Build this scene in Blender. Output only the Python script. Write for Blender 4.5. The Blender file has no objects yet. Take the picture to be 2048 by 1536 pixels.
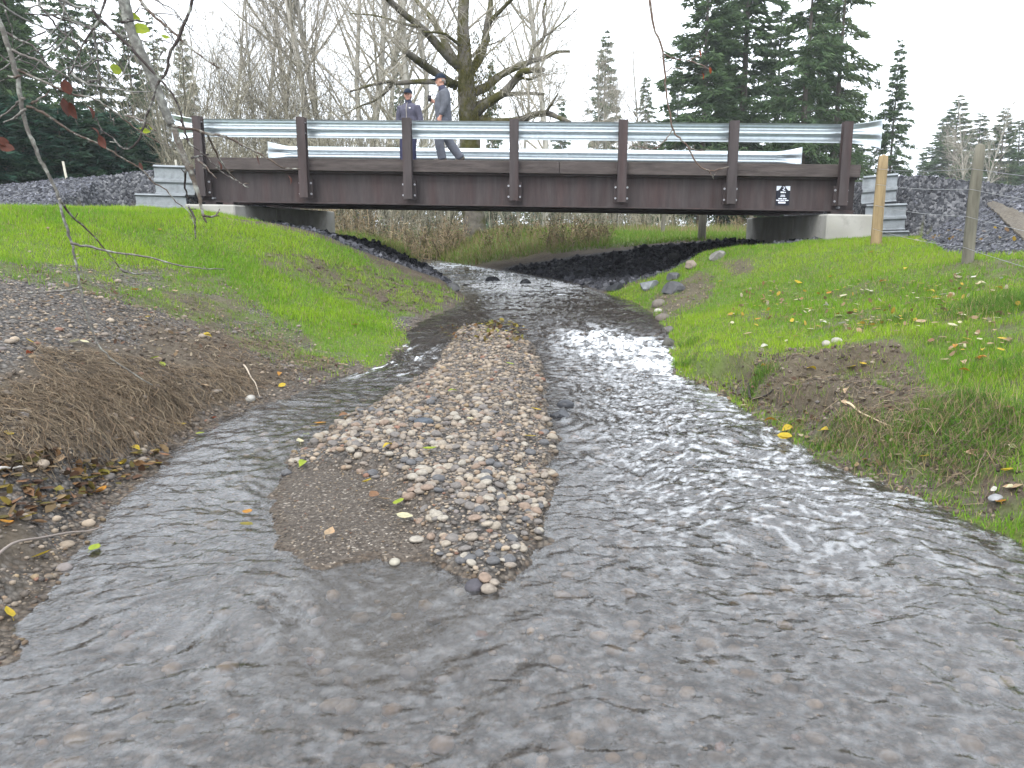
import bpy, bmesh, math, random
import numpy as np
from mathutils import Vector, Matrix

# ------------------------------------------------------------------ camera, sky, sun, exposure
SC = bpy.context.scene
COL = SC.collection
H = 1.55                      # eye height above the water at the camera
F_PX, PITCH = 1600.0, 0.1932  # focal length for a 2048 px wide frame, downward pitch

cam_data = bpy.data.cameras.new("camera")
cam_data.sensor_width = 36.0
cam_data.lens = 36.0 * F_PX / 2048.0
cam_data.clip_start = 0.05
cam_data.clip_end = 2000.0
cam = bpy.data.objects.new("camera", cam_data)
cam.location = (0, 0, H)
cam.rotation_euler = (math.pi / 2 - PITCH, 0, 0)
COL.objects.link(cam)
SC.camera = cam

SUN_EL, SUN_AZ = math.radians(48), math.radians(205)   # azimuth clockwise from +Y
world = bpy.data.worlds.new("World")
SC.world = world
world.use_nodes = True
wn, wl = world.node_tree.nodes, world.node_tree.links
for n in list(wn):
    wn.remove(n)
w_out = wn.new("ShaderNodeOutputWorld")
w_bg = wn.new("ShaderNodeBackground")
w_sky = wn.new("ShaderNodeTexSky")
w_sky.sky_type = 'NISHITA'
w_sky.sun_disc = False
w_sky.sun_elevation = SUN_EL
w_sky.sun_rotation = SUN_AZ
w_sky.air_density = 1.0
w_sky.dust_density = 6.0
w_hsv = wn.new("ShaderNodeHueSaturation")
w_hsv.inputs["Saturation"].default_value = 0.25
w_mix = wn.new("ShaderNodeMix")          # an even cloud deck over most of the clear sky
w_mix.data_type = 'RGBA'
w_mix.inputs[0].default_value = 0.8
w_mix.inputs[7].default_value = (8.3, 8.9, 9.7, 1)
w_bg.inputs["Strength"].default_value = 0.1
wl.new(w_sky.outputs[0], w_hsv.inputs["Color"])
wl.new(w_hsv.outputs[0], w_mix.inputs[6])
wl.new(w_mix.outputs[2], w_bg.inputs["Color"])
wl.new(w_bg.outputs[0], w_out.inputs["Surface"])

sun_data = bpy.data.lights.new("sun", 'SUN')
sun_data.energy = 0.6
sun_data.angle = math.radians(25)
sun_data.color = (1.0, 0.97, 0.92)
sun = bpy.data.objects.new("sun", sun_data)
sd = Vector((math.sin(SUN_AZ) * math.cos(SUN_EL), math.cos(SUN_AZ) * math.cos(SUN_EL), math.sin(SUN_EL)))
sun.rotation_euler = sd.to_track_quat('Z', 'Y').to_euler()
sun.location = sd * 60
COL.objects.link(sun)

SC.view_settings.view_transform = 'Standard'
SC.view_settings.look = 'None'
SC.view_settings.exposure = 1.9
SC.view_settings.gamma = 1.0
SC.view_settings.use_curve_mapping = False
SC.render.engine = 'CYCLES'
SC.cycles.max_bounces = 8
SC.cycles.transparent_max_bounces = 16
SC.cycles.use_denoising = True

# ------------------------------------------------------------------ numeric helpers
RS = np.random.RandomState
def sstep(a, b, x):
    t = np.clip((x - a) / (b - a), 0, 1)
    return t * t * (3 - 2 * t)

def _hash(ix, iy, seed):
    h = (ix.astype(np.int64) * 374761393 + iy.astype(np.int64) * 668265263 + seed * 974711) & 0x7fffffff
    h = ((h ^ (h >> 13)) * 1274126177) & 0x7fffffff
    return ((h ^ (h >> 16)) & 0xffff) / 65535.0

def vnoise(x, y, seed=0):
    x = np.asarray(x, float); y = np.asarray(y, float)
    ix, iy = np.floor(x), np.floor(y)
    fx, fy = x - ix, y - iy
    fx = fx * fx * fx * (fx * (fx * 6 - 15) + 10); fy = fy * fy * fy * (fy * (fy * 6 - 15) + 10)
    a, b = _hash(ix, iy, seed), _hash(ix + 1, iy, seed)
    c, d = _hash(ix, iy + 1, seed), _hash(ix + 1, iy + 1, seed)
    return (a + (b - a) * fx) * (1 - fy) + (c + (d - c) * fx) * fy     # 0..1

def fbm(x, y, seed=0, octv=4, gain=0.5):
    s, a, t = 0, 1.0, 0
    for i in range(octv):
        c, q = math.cos(0.7 * i), math.sin(0.7 * i)
        s = s + a * vnoise((x * c - y * q) * 2 ** i + 17.3 * i, (x * q + y * c) * 2 ** i - 9.1 * i, seed + i)
        t += a; a *= gain
    return s / t

CP, SP = math.cos(PITCH), math.sin(PITCH)
def ray(px, py):
    u = (np.asarray(px, float) - 1024) / F_PX
    v = (768 - np.asarray(py, float)) / F_PX
    return u, CP + v * SP, -SP + v * CP          # direction with unit depth along the optical axis
def at(px, py, Y):
    """point of the place that stands Y metres ahead, on the sight line through a photo pixel"""
    a, b, c = ray(px, py)
    t = Y / b
    return np.array([a * t, Y + 0 * t, H + c * t]).T

def in_poly(x, y, poly):
    x = np.asarray(x); y = np.asarray(y)
    r = np.zeros(x.shape, bool)
    n = len(poly)
    for i in range(n):
        x0, y0 = poly[i]; x1, y1 = poly[(i + 1) % n]
        if y0 == y1: continue
        c = ((y0 > y) != (y1 > y)) & (x < (x1 - x0) * (y - y0) / (y1 - y0) + x0)
        r ^= c
    return r

def seg_dist(x, y, pts, closed=True):
    d = np.full(np.shape(x), 1e9)
    n = len(pts)
    for i in range(n if closed else n - 1):
        x0, y0 = pts[i]; x1, y1 = pts[(i + 1) % n]
        ex, ey = x1 - x0, y1 - y0
        L = ex * ex + ey * ey + 1e-12
        t = np.clip(((x - x0) * ex + (y - y0) * ey) / L, 0, 1)
        d = np.minimum(d, (x - x0 - t * ex) ** 2 + (y - y0 - t * ey) ** 2)
    return np.sqrt(d)

# ------------------------------------------------------------------ mesh helpers
class MB:
    """collects vertices, triangles, quads and vertex colours for one mesh"""
    def __init__(s):
        s.V, s.T, s.Q, s.C, s.n = [], [], [], [], 0
    def add(s, V, T=None, Q=None, col=None):
        V = np.asarray(V, float).reshape(-1, 3)
        if T is not None and len(T): s.T.append(np.asarray(T, int).reshape(-1, 3) + s.n)
        if Q is not None and len(Q): s.Q.append(np.asarray(Q, int).reshape(-1, 4) + s.n)
        if col is None: col = (1, 1, 1)
        col = np.asarray(col, float)
        if col.ndim == 1: col = np.tile(col, (len(V), 1))
        s.V.append(V); s.C.append(col); s.n += len(V)
        return s
    def arrays(s):
        V = np.concatenate(s.V) if s.V else np.zeros((0, 3))
        T = np.concatenate(s.T) if s.T else np.zeros((0, 3), int)
        Q = np.concatenate(s.Q) if s.Q else np.zeros((0, 4), int)
        return V, T, Q, np.concatenate(s.C)

def mesh_from(name, V, T, Q, C=None, smooth=False, attrs=None):
    me = bpy.data.meshes.new(name)
    nt, nq = len(T), len(Q)
    me.vertices.add(len(V))
    me.vertices.foreach_set("co", np.ascontiguousarray(V, dtype=np.float32).ravel())
    loops = np.concatenate([np.asarray(T, np.int32).ravel(), np.asarray(Q, np.int32).ravel()]).astype(np.int32)
    me.loops.add(len(loops))
    me.loops.foreach_set("vertex_index", loops)
    me.polygons.add(nt + nq)
    st = np.concatenate([np.arange(nt) * 3, nt * 3 + np.arange(nq) * 4]).astype(np.int32)
    me.polygons.foreach_set("loop_start", st)
    me.polygons.foreach_set("use_smooth", np.full(nt + nq, bool(smooth)))
    me.update(calc_edges=True)
    if C is not None:
        at_ = me.attributes.new("Col", 'FLOAT_COLOR', 'POINT')
        at_.data.foreach_set("color", np.concatenate([C, np.ones((len(C), 1))], 1).astype(np.float32).ravel())
    for k, a in (attrs or {}).items():
        at_ = me.attributes.new(k, 'FLOAT_COLOR', 'POINT')
        at_.data.foreach_set("color", a.astype(np.float32).ravel())
    return me

WLOC = {}
def tag(o, label=None, cat=None, group=None, kind=None):
    if label: o["label"] = label
    if cat: o["category"] = cat
    if group: o["group"] = group
    if kind: o["kind"] = kind
    return o
def thing(name, loc, label, cat, group=None):
    o = bpy.data.objects.new(name, None)
    o.empty_display_size = 0.2
    o.location = loc
    COL.objects.link(o)
    WLOC[o] = np.array(loc, float)
    return tag(o, label, cat, group)
def link_mesh(name, me, mat, parent=None, loc=None):
    if mat is not None and not me.materials:
        me.materials.append(mat)
    o = bpy.data.objects.new(name, me)
    COL.objects.link(o)
    if loc is not None: o.location = loc
    if parent is not None: o.parent = parent
    return o
def put(name, mb, mat, parent=None, smooth=False, loc=None):
    """one mesh object out of world coordinates, its origin at its parent's (or at loc)"""
    V, T, Q, C = mb.arrays()
    base = WLOC[parent] if parent is not None else np.zeros(3)
    org = np.array(loc, float) if loc is not None else base
    me = mesh_from(name, V - org, T, Q, C, smooth)
    o = link_mesh(name, me, mat, parent, tuple(org - base))
    WLOC[o] = org
    return o
def copy_tree(o, loc, rotz, scale, label=None, parent=None):
    c = o.copy(); COL.objects.link(c)
    if parent is None:
        c.location = loc; c.rotation_euler = (0, 0, rotz); c.scale = scale
        if label: c["label"] = label
    else:
        c.parent = parent
    for ch in list(o.children):
        copy_tree(ch, None, None, None, None, c)
    return c

CUBE_Q = np.array([[0, 3, 2, 1], [4, 5, 6, 7], [0, 1, 5, 4], [1, 2, 6, 5], [2, 3, 7, 6], [3, 0, 4, 7]])
def box(x0, x1, y0, y1, z0, z1):
    return np.array([[x0, y0, z0], [x1, y0, z0], [x1, y1, z0], [x0, y1, z0],
                     [x0, y0, z1], [x1, y0, z1], [x1, y1, z1], [x0, y1, z1]], float), CUBE_Q
def bevel_box(x0, x1, y0, y1, z0, z1, b=0.012):
    bm = bmesh.new()
    bmesh.ops.create_cube(bm, size=1.0)
    for v in bm.verts:
        v.co = ((x0 + x1) / 2 + v.co.x * (x1 - x0), (y0 + y1) / 2 + v.co.y * (y1 - y0), (z0 + z1) / 2 + v.co.z * (z1 - z0))
    bmesh.ops.bevel(bm, geom=list(bm.edges), offset=b, segments=1, affect='EDGES')
    bmesh.ops.triangulate(bm, faces=list(bm.faces))
    bm.verts.ensure_lookup_table()
    V = np.array([v.co[:] for v in bm.verts]); T = np.array([[v.index for v in f.verts] for f in bm.faces])
    bm.free()
    return V, T

def smooth_line(P, k=4):
    P = np.asarray(P, float)
    if len(P) < 3: return P
    Q = np.vstack([2 * P[0] - P[1], P, 2 * P[-1] - P[-2]])
    out = []
    for i in range(1, len(Q) - 2):
        p0, p1, p2, p3 = Q[i - 1], Q[i], Q[i + 1], Q[i + 2]
        for j in range(k):
            t = j / k
            out.append(0.5 * (2 * p1 + (p2 - p0) * t + (2 * p0 - 5 * p1 + 4 * p2 - p3) * t * t + (3 * p1 - p0 - 3 * p2 + p3) * t ** 3))
    out.append(P[-1])
    return np.array(out)

def tube(P, R, sides=6, cap=True, wob=0, rs=None):
    P = np.asarray(P, float); n = len(P)
    R = np.asarray(R, float) * np.ones(n)
    t = np.gradient(P, axis=0)
    t /= np.linalg.norm(t, axis=1)[:, None] + 1e-9
    ref = np.array([0.31, 0.17, 0.93]) if abs(t[0, 2]) < 0.8 else np.array([0.93, 0.21, 0.17])
    a = np.cross(t, ref); a /= np.linalg.norm(a, axis=1)[:, None] + 1e-9
    b = np.cross(t, a)
    th = np.arange(sides) * 2 * math.pi / sides
    rr = R[:, None] * np.ones(sides)
    if wob and rs is not None: rr = rr * (1 + wob * rs.uniform(-1, 1, (n, sides)))
    V = P[:, None, :] + rr[..., None] * (np.cos(th)[None, :, None] * a[:, None, :] + np.sin(th)[None, :, None] * b[:, None, :])
    V = V.reshape(-1, 3)
    i = np.arange(n - 1)[:, None] * sides; j = np.arange(sides)[None, :]; k = (j + 1) % sides
    Q = np.stack([i + j, i + k, i + sides + k, i + sides + j], -1).reshape(-1, 4)
    T = np.zeros((0, 3), int)
    if cap:
        V = np.vstack([V, P[0], P[-1]])
        c0, c1 = n * sides, n * sides + 1
        j = np.arange(sides); k = (j + 1) % sides
        T = np.vstack([np.stack([np.full(sides, c0), k, j], 1), np.stack([np.full(sides, c1), (n - 1) * sides + j, (n - 1) * sides + k], 1)])
    return V, T, Q

def ico(sub):
    bm = bmesh.new()
    bmesh.ops.create_icosphere(bm, subdivisions=sub, radius=1.0)
    bm.verts.ensure_lookup_table()
    V = np.array([v.co[:] for v in bm.verts]); T = np.array([[v.index for v in f.verts] for f in bm.faces])
    bm.free()
    return V, T
ICO1, ICO2, ICO3 = ico(1), ico(2), ico(3)

def rand_rot(rs, n):
    q = rs.normal(size=(n, 4)); q /= np.linalg.norm(q, axis=1)[:, None]
    w, x, y, z = q.T
    return np.stack([np.stack([1 - 2 * (y * y + z * z), 2 * (x * y - z * w), 2 * (x * z + y * w)], -1),
                     np.stack([2 * (x * y + z * w), 1 - 2 * (x * x + z * z), 2 * (y * z - x * w)], -1),
                     np.stack([2 * (x * z - y * w), 2 * (y * z + x * w), 1 - 2 * (x * x + y * y)], -1)], 1)
def rot_z(a):
    a = np.asarray(a); c, s, o, i = np.cos(a), np.sin(a), 0 * a, 0 * a + 1
    return np.stack([np.stack([c, -s, o], -1), np.stack([s, c, o], -1), np.stack([o, o, i], -1)], 1)

def scatter(mb, proto, P, S, Rm, cols, jitter=0.0, rs=None):
    """add copies of a small closed shape (V, T) at P with per-copy 3-axis scale S, rotation Rm, colour"""
    V0, T0 = proto
    n, m = len(P), len(V0)
    if n == 0: return
    V = np.tile(V0[None], (n, 1, 1))
    if jitter: V = V * (1 + jitter * rs.uniform(-1, 1, (n, m, 1)))
    V = V * S[:, None, :]
    V = np.einsum('nij,nmj->nmi', Rm, V) + P[:, None, :]
    T = (T0[None] + (np.arange(n) * m)[:, None, None]).reshape(-1, 3)
    mb.add(V.reshape(-1, 3), T, None, np.repeat(cols, m, axis=0))

# ------------------------------------------------------------------ materials
def new_mat(name):
    m = bpy.data.materials.new(name); m.use_nodes = True
    nt = m.node_tree
    for n in list(nt.nodes): nt.nodes.remove(n)
    return m, nt.nodes, nt.links
def N(nodes, kind, **kw):
    n = nodes.new("ShaderNode" + kind)
    for k, v in kw.items():
        if k in n.inputs: n.inputs[k].default_value = v
        else: setattr(n, k, v)
    return n
def mixc(nodes, links, fac, a, b, mode='MIX'):
    n = nodes.new("ShaderNodeMix"); n.data_type = 'RGBA'; n.blend_type = mode
    for sock, val in ((n.inputs[0], fac), (n.inputs[6], a), (n.inputs[7], b)):
        if isinstance(val, bpy.types.NodeSocket): links.new(val, sock)
        elif isinstance(val, (int, float)): sock.default_value = val
        else: sock.default_value = (*val, 1) if len(val) == 3 else val
    return n.outputs[2]
def ramp(nodes, links, fac, stops, interp='LINEAR'):
    n = nodes.new("ShaderNodeValToRGB")
    n.color_ramp.interpolation = interp
    e = n.color_ramp.elements
    while len(e) < len(stops): e.new(0.5)
    for el, (p, c) in zip(e, stops):
        el.position = p
        el.color = (*c, 1) if not isinstance(c, (int, float)) else (c, c, c, 1)
    links.new(fac, n.inputs[0])
    return n.outputs[0]

def M(name, base=(0.5, 0.5, 0.5), rough=0.8, metal=0.0, attr=False, var=0.25, vscale=6.0, bump=0.0, bscale=40.0,
      second=None, sscale=3.0, sthr=(0.45, 0.65), stretch=(1, 1, 1), trans=0.0, spec=0.16):
    m, nd, lk = new_mat(name)
    out = N(nd, "OutputMaterial"); bs = N(nd, "BsdfPrincipled")
    bs.inputs["Roughness"].default_value = rough
    bs.inputs["Metallic"].default_value = metal
    bs.inputs["Specular IOR Level"].default_value = spec
    tc = N(nd, "TexCoord"); mp = N(nd, "Mapping"); mp.inputs["Scale"].default_value = stretch
    lk.new(tc.outputs["Object"], mp.inputs["Vector"])
    col = None
    if attr:
        a = N(nd, "Attribute", attribute_name="Col"); col = a.outputs["Color"]
        col = mixc(nd, lk, 1.0, col, base, 'MULTIPLY')
    else:
        rgb = N(nd, "RGB"); rgb.outputs[0].default_value = (*base, 1); col = rgb.outputs[0]
    if second is not None:
        nz = N(nd, "TexNoise", Scale=sscale, Detail=5.0, Roughness=0.6); lk.new(mp.outputs[0], nz.inputs["Vector"])
        f = ramp(nd, lk, nz.outputs["Fac"], [(sthr[0], 0.0), (sthr[1], 1.0)])
        col = mixc(nd, lk, f, col, second)
    if var:
        nz = N(nd, "TexNoise", Scale=vscale, Detail=6.0, Roughness=0.65); lk.new(mp.outputs[0], nz.inputs["Vector"])
        f = ramp(nd, lk, nz.outputs["Fac"], [(0.3, 1 - var), (0.7, 1 + var)])
        col = mixc(nd, lk, 1.0, col, f, 'MULTIPLY')
    lk.new(col, bs.inputs["Base Color"])
    if bump:
        nz = N(nd, "TexNoise", Scale=bscale, Detail=4.0, Roughness=0.6); lk.new(mp.outputs[0], nz.inputs["Vector"])
        b = N(nd, "Bump", Strength=bump, Distance=0.02); lk.new(nz.outputs["Fac"], b.inputs["Height"])
        lk.new(b.outputs[0], bs.inputs["Normal"])
    sh = bs.outputs[0]
    if trans:
        tr = N(nd, "BsdfTranslucent"); lk.new(col, tr.inputs["Color"])
        mx = N(nd, "MixShader"); mx.inputs[0].default_value = trans
        lk.new(sh, mx.inputs[1]); lk.new(tr.outputs[0], mx.inputs[2]); sh = mx.outputs[0]
    lk.new(sh, out.inputs["Surface"])
    return m

MAT = {}
MAT["steel"] = M("weathering_steel", (0.047, 0.039, 0.039), 0.62, 0.0, var=0.3, vscale=9, bump=0.15, bscale=120, second=(0.047, 0.031, 0.030), sscale=4.0, sthr=(0.42, 0.7), stretch=(1, 1, 0.13))
MAT["timber"] = M("curb_timber", (0.06, 0.05, 0.047), 0.85, var=0.4, vscale=14, bump=0.4, bscale=60, stretch=(0.15, 1, 1))
MAT["zinc"] = M("galvanised_steel", (0.42, 0.46, 0.48), 0.34, 0.85, var=0.12, vscale=12)
MAT["zinc_dull"] = M("dull_galvanised_steel", (0.20, 0.215, 0.225), 0.5, 0.35, var=0.25, vscale=9)
MAT["bolt"] = M("bolt_zinc", (0.32, 0.32, 0.34), 0.4, 0.4, var=0.1)
MAT["concrete"] = M("concrete", (0.30, 0.29, 0.265), 0.9, var=0.25, vscale=5, bump=0.15, bscale=90, second=(0.2, 0.195, 0.17), sscale=2.5)
MAT["deck"] = M("deck_gravel", (0.1, 0.1, 0.1), 0.95, var=0.5, vscale=60, bump=0.6, bscale=80)
MAT["post_new"] = M("round_wood_post", (0.21, 0.155, 0.085), 0.85, var=0.35, vscale=14, bump=0.3, bscale=60, stretch=(1, 1, 0.12))
MAT["post_old"] = M("weathered_wood_post", (0.115, 0.108, 0.085), 0.9, var=0.35, vscale=14, bump=0.4, bscale=60, stretch=(1, 1, 0.12))
MAT["wire"] = M("fence_wire", (0.25, 0.25, 0.26), 0.5, 0.5, var=0.05)
MAT["stone"] = M("river_stone", (.62, .545, .475), 0.75, attr=True, var=0.22, vscale=45, bump=0.15, bscale=160)
MAT["crushed"] = M("crushed_rock", (.95, .95, .98), 0.8, attr=True, var=0.3, vscale=40)
MAT["rock"] = M("riprap_rock", (.62, .62, .62), 0.7, attr=True, var=0.35, vscale=7, bump=0.5, bscale=22)
MAT["wetrock"] = M("wet_rock", (0.035, 0.036, 0.04), 0.22, var=0.3, vscale=15, bump=0.2, bscale=40)
MAT["grass"] = M("grass_blades", (1, 1, 1), 0.6, attr=True, var=0.0, trans=0.3, spec=0.08)
MAT["straw"] = M("dead_grass", (.68, .66, .64), 0.8, attr=True, var=0.0, trans=0.15)
MAT["needles"] = M("fir_needles", (1, 1, 1), 0.7, attr=True, var=0.25, vscale=1.2, trans=0.25, spec=0.06)
MAT["fir_bark"] = M("fir_bark", (0.10, 0.085, 0.07), 0.95, var=0.35, vscale=8, bump=0.5, bscale=18, stretch=(1, 1, 0.25))
MAT["alder_bark"] = M("pale_alder_bark", (0.30, 0.285, 0.25), 0.9, attr=True, var=0.3, vscale=5, second=(0.13, 0.125, 0.09), sscale=4, sthr=(0.5, 0.7), stretch=(1, 1, 0.4))
MAT["twig"] = M("bare_twigs", (1, 1, 1), 0.9, attr=True, var=0.2, vscale=2)
MAT["maple_bark"] = M("mossy_maple_bark", (0.10, 0.09, 0.075), 0.95, attr=True, var=0.35, vscale=7, bump=0.6, bscale=14, second=(0.05, 0.048, 0.014), sscale=1.6, sthr=(0.44, 0.58))
MAT["limb_bark"] = M("lichen_grey_bark", (.75, .75, .75), 0.85, attr=True, var=0.35, vscale=40, bump=0.35, bscale=90, second=(0.25, 0.255, 0.225), sscale=26, sthr=(0.5, 0.68))
# ------------------------------------------------------------------ bridge frame of reference
BO = np.array([0.046, 14.80, H]); YAW = 0.0686; GR = -0.0166; BW = 5.3
BU = np.array([math.cos(YAW), -math.sin(YAW), 0.0]); BN = np.array([math.sin(YAW), math.cos(YAW), 0.0])
def B(P):
    """bridge coordinates (along, across, height above the eye) to the place"""
    P = np.asarray(P, float).reshape(-1, 3)
    r = BO + P[:, :1] * BU + P[:, 1:2] * BN
    r[:, 2] += P[:, 2] + GR * P[:, 0]
    return r

# ------------------------------------------------------------------ the stream and its banks
_ZY = np.array([-50, 2, 4, 6, 8, 9, 10, 11, 13.5, 22, 60], float)
_ZZ = np.array([-.6, 0, .02, .06, .12, .18, .26, .31, .39, .59, 1.1], float)
def zw(Y):
    return np.mean([np.interp(np.asarray(Y, float) + o, _ZY, _ZZ) for o in (-.5, -.25, 0, .25, .5)], axis=0)
def on_water(px, py):
    a, b, c = ray(px, py)
    Y = 8.0
    for _ in range(60):
        Y = 0.5 * Y + 0.5 * (zw(Y) - H) / c * b
    return (a / b * Y, Y)
LEFT_PX = [(30, 1310), (62, 1240), (120, 1150), (170, 1080), (205, 1030), (255, 975), (330, 925), (375, 880), (430, 848), (520, 812), (600, 785), (660, 762),
           (720, 745), (775, 722), (808, 700), (812, 672), (850, 640), (905, 615), (932, 597), (905, 566), (868, 545), (838, 530)]
RIGHT_PX = [(892, 524), (940, 531), (1040, 547), (1140, 566), (1220, 590), (1262, 602), (1310, 628), (1335, 660), (1345, 700), (1352, 748), (1400, 768), (1470, 808), (1540, 858),
            (1620, 908), (1720, 958), (1850, 1003), (1960, 1052), (2048, 1112)]
BAR_PX = [(925, 655), (1000, 662), (1055, 685), (1082, 720), (1090, 800), (1112, 870), (1112, 950), (1098, 1040), (1062, 1120), (1000, 1180), (950, 1196), (905, 1165),
          (860, 1118), (780, 1136), (700, 1132), (600, 1130), (545, 1105), (530, 1050), (555, 960), (600, 900), (665, 850), (760, 805), (830, 762), (880, 720), (900, 680)]
SAND_PX = [(860, 1118), (780, 1136), (700, 1132), (600, 1130), (545, 1105), (530, 1050), (555, 955), (620, 935), (720, 945), (800, 985), (850, 1040)]
LW = [on_water(*p) for p in LEFT_PX]; RW = [on_water(*p) for p in RIGHT_PX]
BAR = [on_water(*p) for p in BAR_PX]; SAND = [on_water(*p) for p in SAND_PX]
# the stream beyond the frame: towards and behind the camera, and round the bend behind the bridge
LW = [(-3.4, -6.0), (-2.7, 0.0), (-2.15, 1.6)] + LW + [(-3.2, 24.6), (-6.5, 27.5), (-12, 29.5), (-30, 31)]
RW = [(-30, 33), (-12, 31.8), (-6.2, 30.0), (-3.0, 27.0)] + RW + [(2.75, 2.6), (3.2, 1.0), (3.6, -6.0)]
STREAM = LW + RW

ctl = [at(*c) for c in [
    # right bank
    (1935, 522, 9.2), (1755, 490, 12.1), (1500, 497, 13.4), (1400, 507, 13.9), (1380, 535, 13.8), (1600, 600, 10.5), (1800, 600, 9.0), (2040, 600, 7.5),
    (1500, 640, 9.5), (1420, 690, 8.6), (1700, 700, 7.0), (1900, 700, 6.3), (1600, 770, 6.7), (1800, 850, 5.1), (2000, 850, 4.7), (2040, 950, 4.15), (1900, 960, 4.5),
    (1300, 497, 19.5), (1420, 486, 19.3), (1150, 512, 19.8), (1300, 560, 16.5), (1400, 540, 15.2), (1560, 488, 16), (1650, 486, 13.7),
    # left bank
    (0, 430, 10.5), (200, 431, 11.5), (400, 433, 12.6), (560, 456, 13.6), (640, 472, 14.1), (700, 495, 14.3), (780, 530, 14.2),
    (0, 520, 8.0), (200, 520, 9.5), (400, 520, 11.0), (560, 520, 12.0), (100, 650, 6.3), (300, 650, 7.5), (500, 650, 9.0), (650, 600, 11.0), (760, 600, 12.2), (600, 700, 8.8),
    (100, 780, 5.0), (300, 780, 5.8), (450, 780, 6.6), (50, 880, 4.3), (200, 905, 4.65), (30, 960, 4.0), (60, 1060, 3.6), (20, 1180, 3.05),
    (700, 482, 18.0), (640, 466, 16.5), (760, 490, 19.0), (740, 470, 24), (800, 500, 22),
    # behind the bridge
    (1000, 490, 23.0), (1000, 462, 25.0), (1150, 480, 23.0), (1300, 482, 22.0), (1500, 478, 23), (1400, 470, 30), (1700, 466, 30), (1000, 461, 34), (1300, 462, 45), (860, 470, 30)]]
for p in LW + RW:
    ctl.append(np.array([p[0], p[1], float(zw(p[1])) + 0.015]))
ctl += [np.array(p, float) for p in [
    (-5, 2.5, 1.0), (-8, 4, 1.5), (-10, 8, 1.72), (-14, 11, 1.8), (-9, 12, 1.74), (-16, 4, 1.7), (-12, -4, 1.4), (-6, -4, 1.0), (-4.4, 0, .6),
    (4.6, 2.2, .7), (6, 5, .95), (8, 7, 1.05), (9, 10, 1.12), (12, 5, 1.15), (16, 9, 1.15), (8, -3, .8), (14, -4, 1.2), (5, 0, .62), (13, 13, 1.2),
    (-8, 17, 1.6), (-12, 16, 1.6), (-9, 24, 1.45), (-20, 20, 1.6), (-20, 26, 1.5), (-25, 36, 1.5), (-10, 36, 1.4), (-4, 33, 1.35), (8, 19, 1.2), (10, 26, 1.25), (14, 18, 1.2),
    (20, 24, 1.3), (20, 40, 1.35), (-20, 45, 1.5), (0, 45, 1.4), (25, 10, 1.25), (-25, 10, 1.75)]]
ctl = np.array(ctl)
_d = np.linalg.norm(ctl[:, None, :2] - ctl[None, :, :2], axis=2)
_n = len(ctl)
_A = np.zeros((_n + 3, _n + 3)); _A[:_n, :_n] = _d - 0.03 * np.eye(_n)
_A[:_n, _n] = 1; _A[:_n, _n + 1:] = ctl[:, :2]; _A[_n:, :_n] = _A[:_n, _n:].T
_w = np.linalg.solve(_A, np.concatenate([ctl[:, 2], np.zeros(3)]))
def rbf(x, y):
    out = np.empty(len(x))
    for i in range(0, len(x), 20000):
        s = slice(i, i + 20000)
        d = np.sqrt((x[s, None] - ctl[None, :, 0]) ** 2 + (y[s, None] - ctl[None, :, 1]) ** 2)
        out[s] = d @ _w[:_n] + _w[_n] + _w[_n + 1] * x[s] + _w[_n + 2] * y[s]
    return out

def embankment(x, y):
    d = (x - BO[0]) * BU[0] + (y - BO[1]) * BU[1]
    w = (x - BO[0]) * BN[0] + (y - BO[1]) * BN[1]
    top = H + np.interp(d, [-40, -14, -10, -6.5, -5.9, 5.9, 6.2, 7.4, 9.2, 13, 40], [.15, .45, .76, 1.04, 1.08, 1.02, .98, .82, .62, .3, .05])
    sl = np.where(d < 0, np.interp(d, [-30, -7.7, -6.95, 0], [.36, .42, 7, 7]), np.interp(d, [0, 6.75, 7.5, 8.5, 10.5, 30], [7, 7, .75, .42, .24, .2]))
    z = top - np.maximum(0, -w + 0.02) * sl - np.maximum(0, w - BW - .1) * .6
    # the right approach also falls away towards the creek, its toe running along the fence
    x0 = np.interp(y, [11.8, 13.2, 13.9], [5.72, 6.2, 6.75])
    flank = H - .42 + (x - x0 + .25 * (fbm(x * 1.5, y * 1.5, 44, 2) - .5)) * (.55 + 7.0 * sstep(-.35, -.02, w))
    front = H - .48 + (y - 9.3 + .4 * (fbm(x * 1.1, y * 1.1, 47, 2) - .5)) * .42
    zr = np.minimum(np.minimum(top, flank), np.maximum(front, top - np.maximum(0, -w + .02) * sl))
    z = np.where(d > 6.02, zr - np.maximum(0, w - BW - .1) * .6, z)
    z = z + 0.05 * (fbm(x * 1.3, y * 1.3, 41) - .5)
    return np.where(np.abs(d) > 6.02, z, -9.0)

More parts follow.
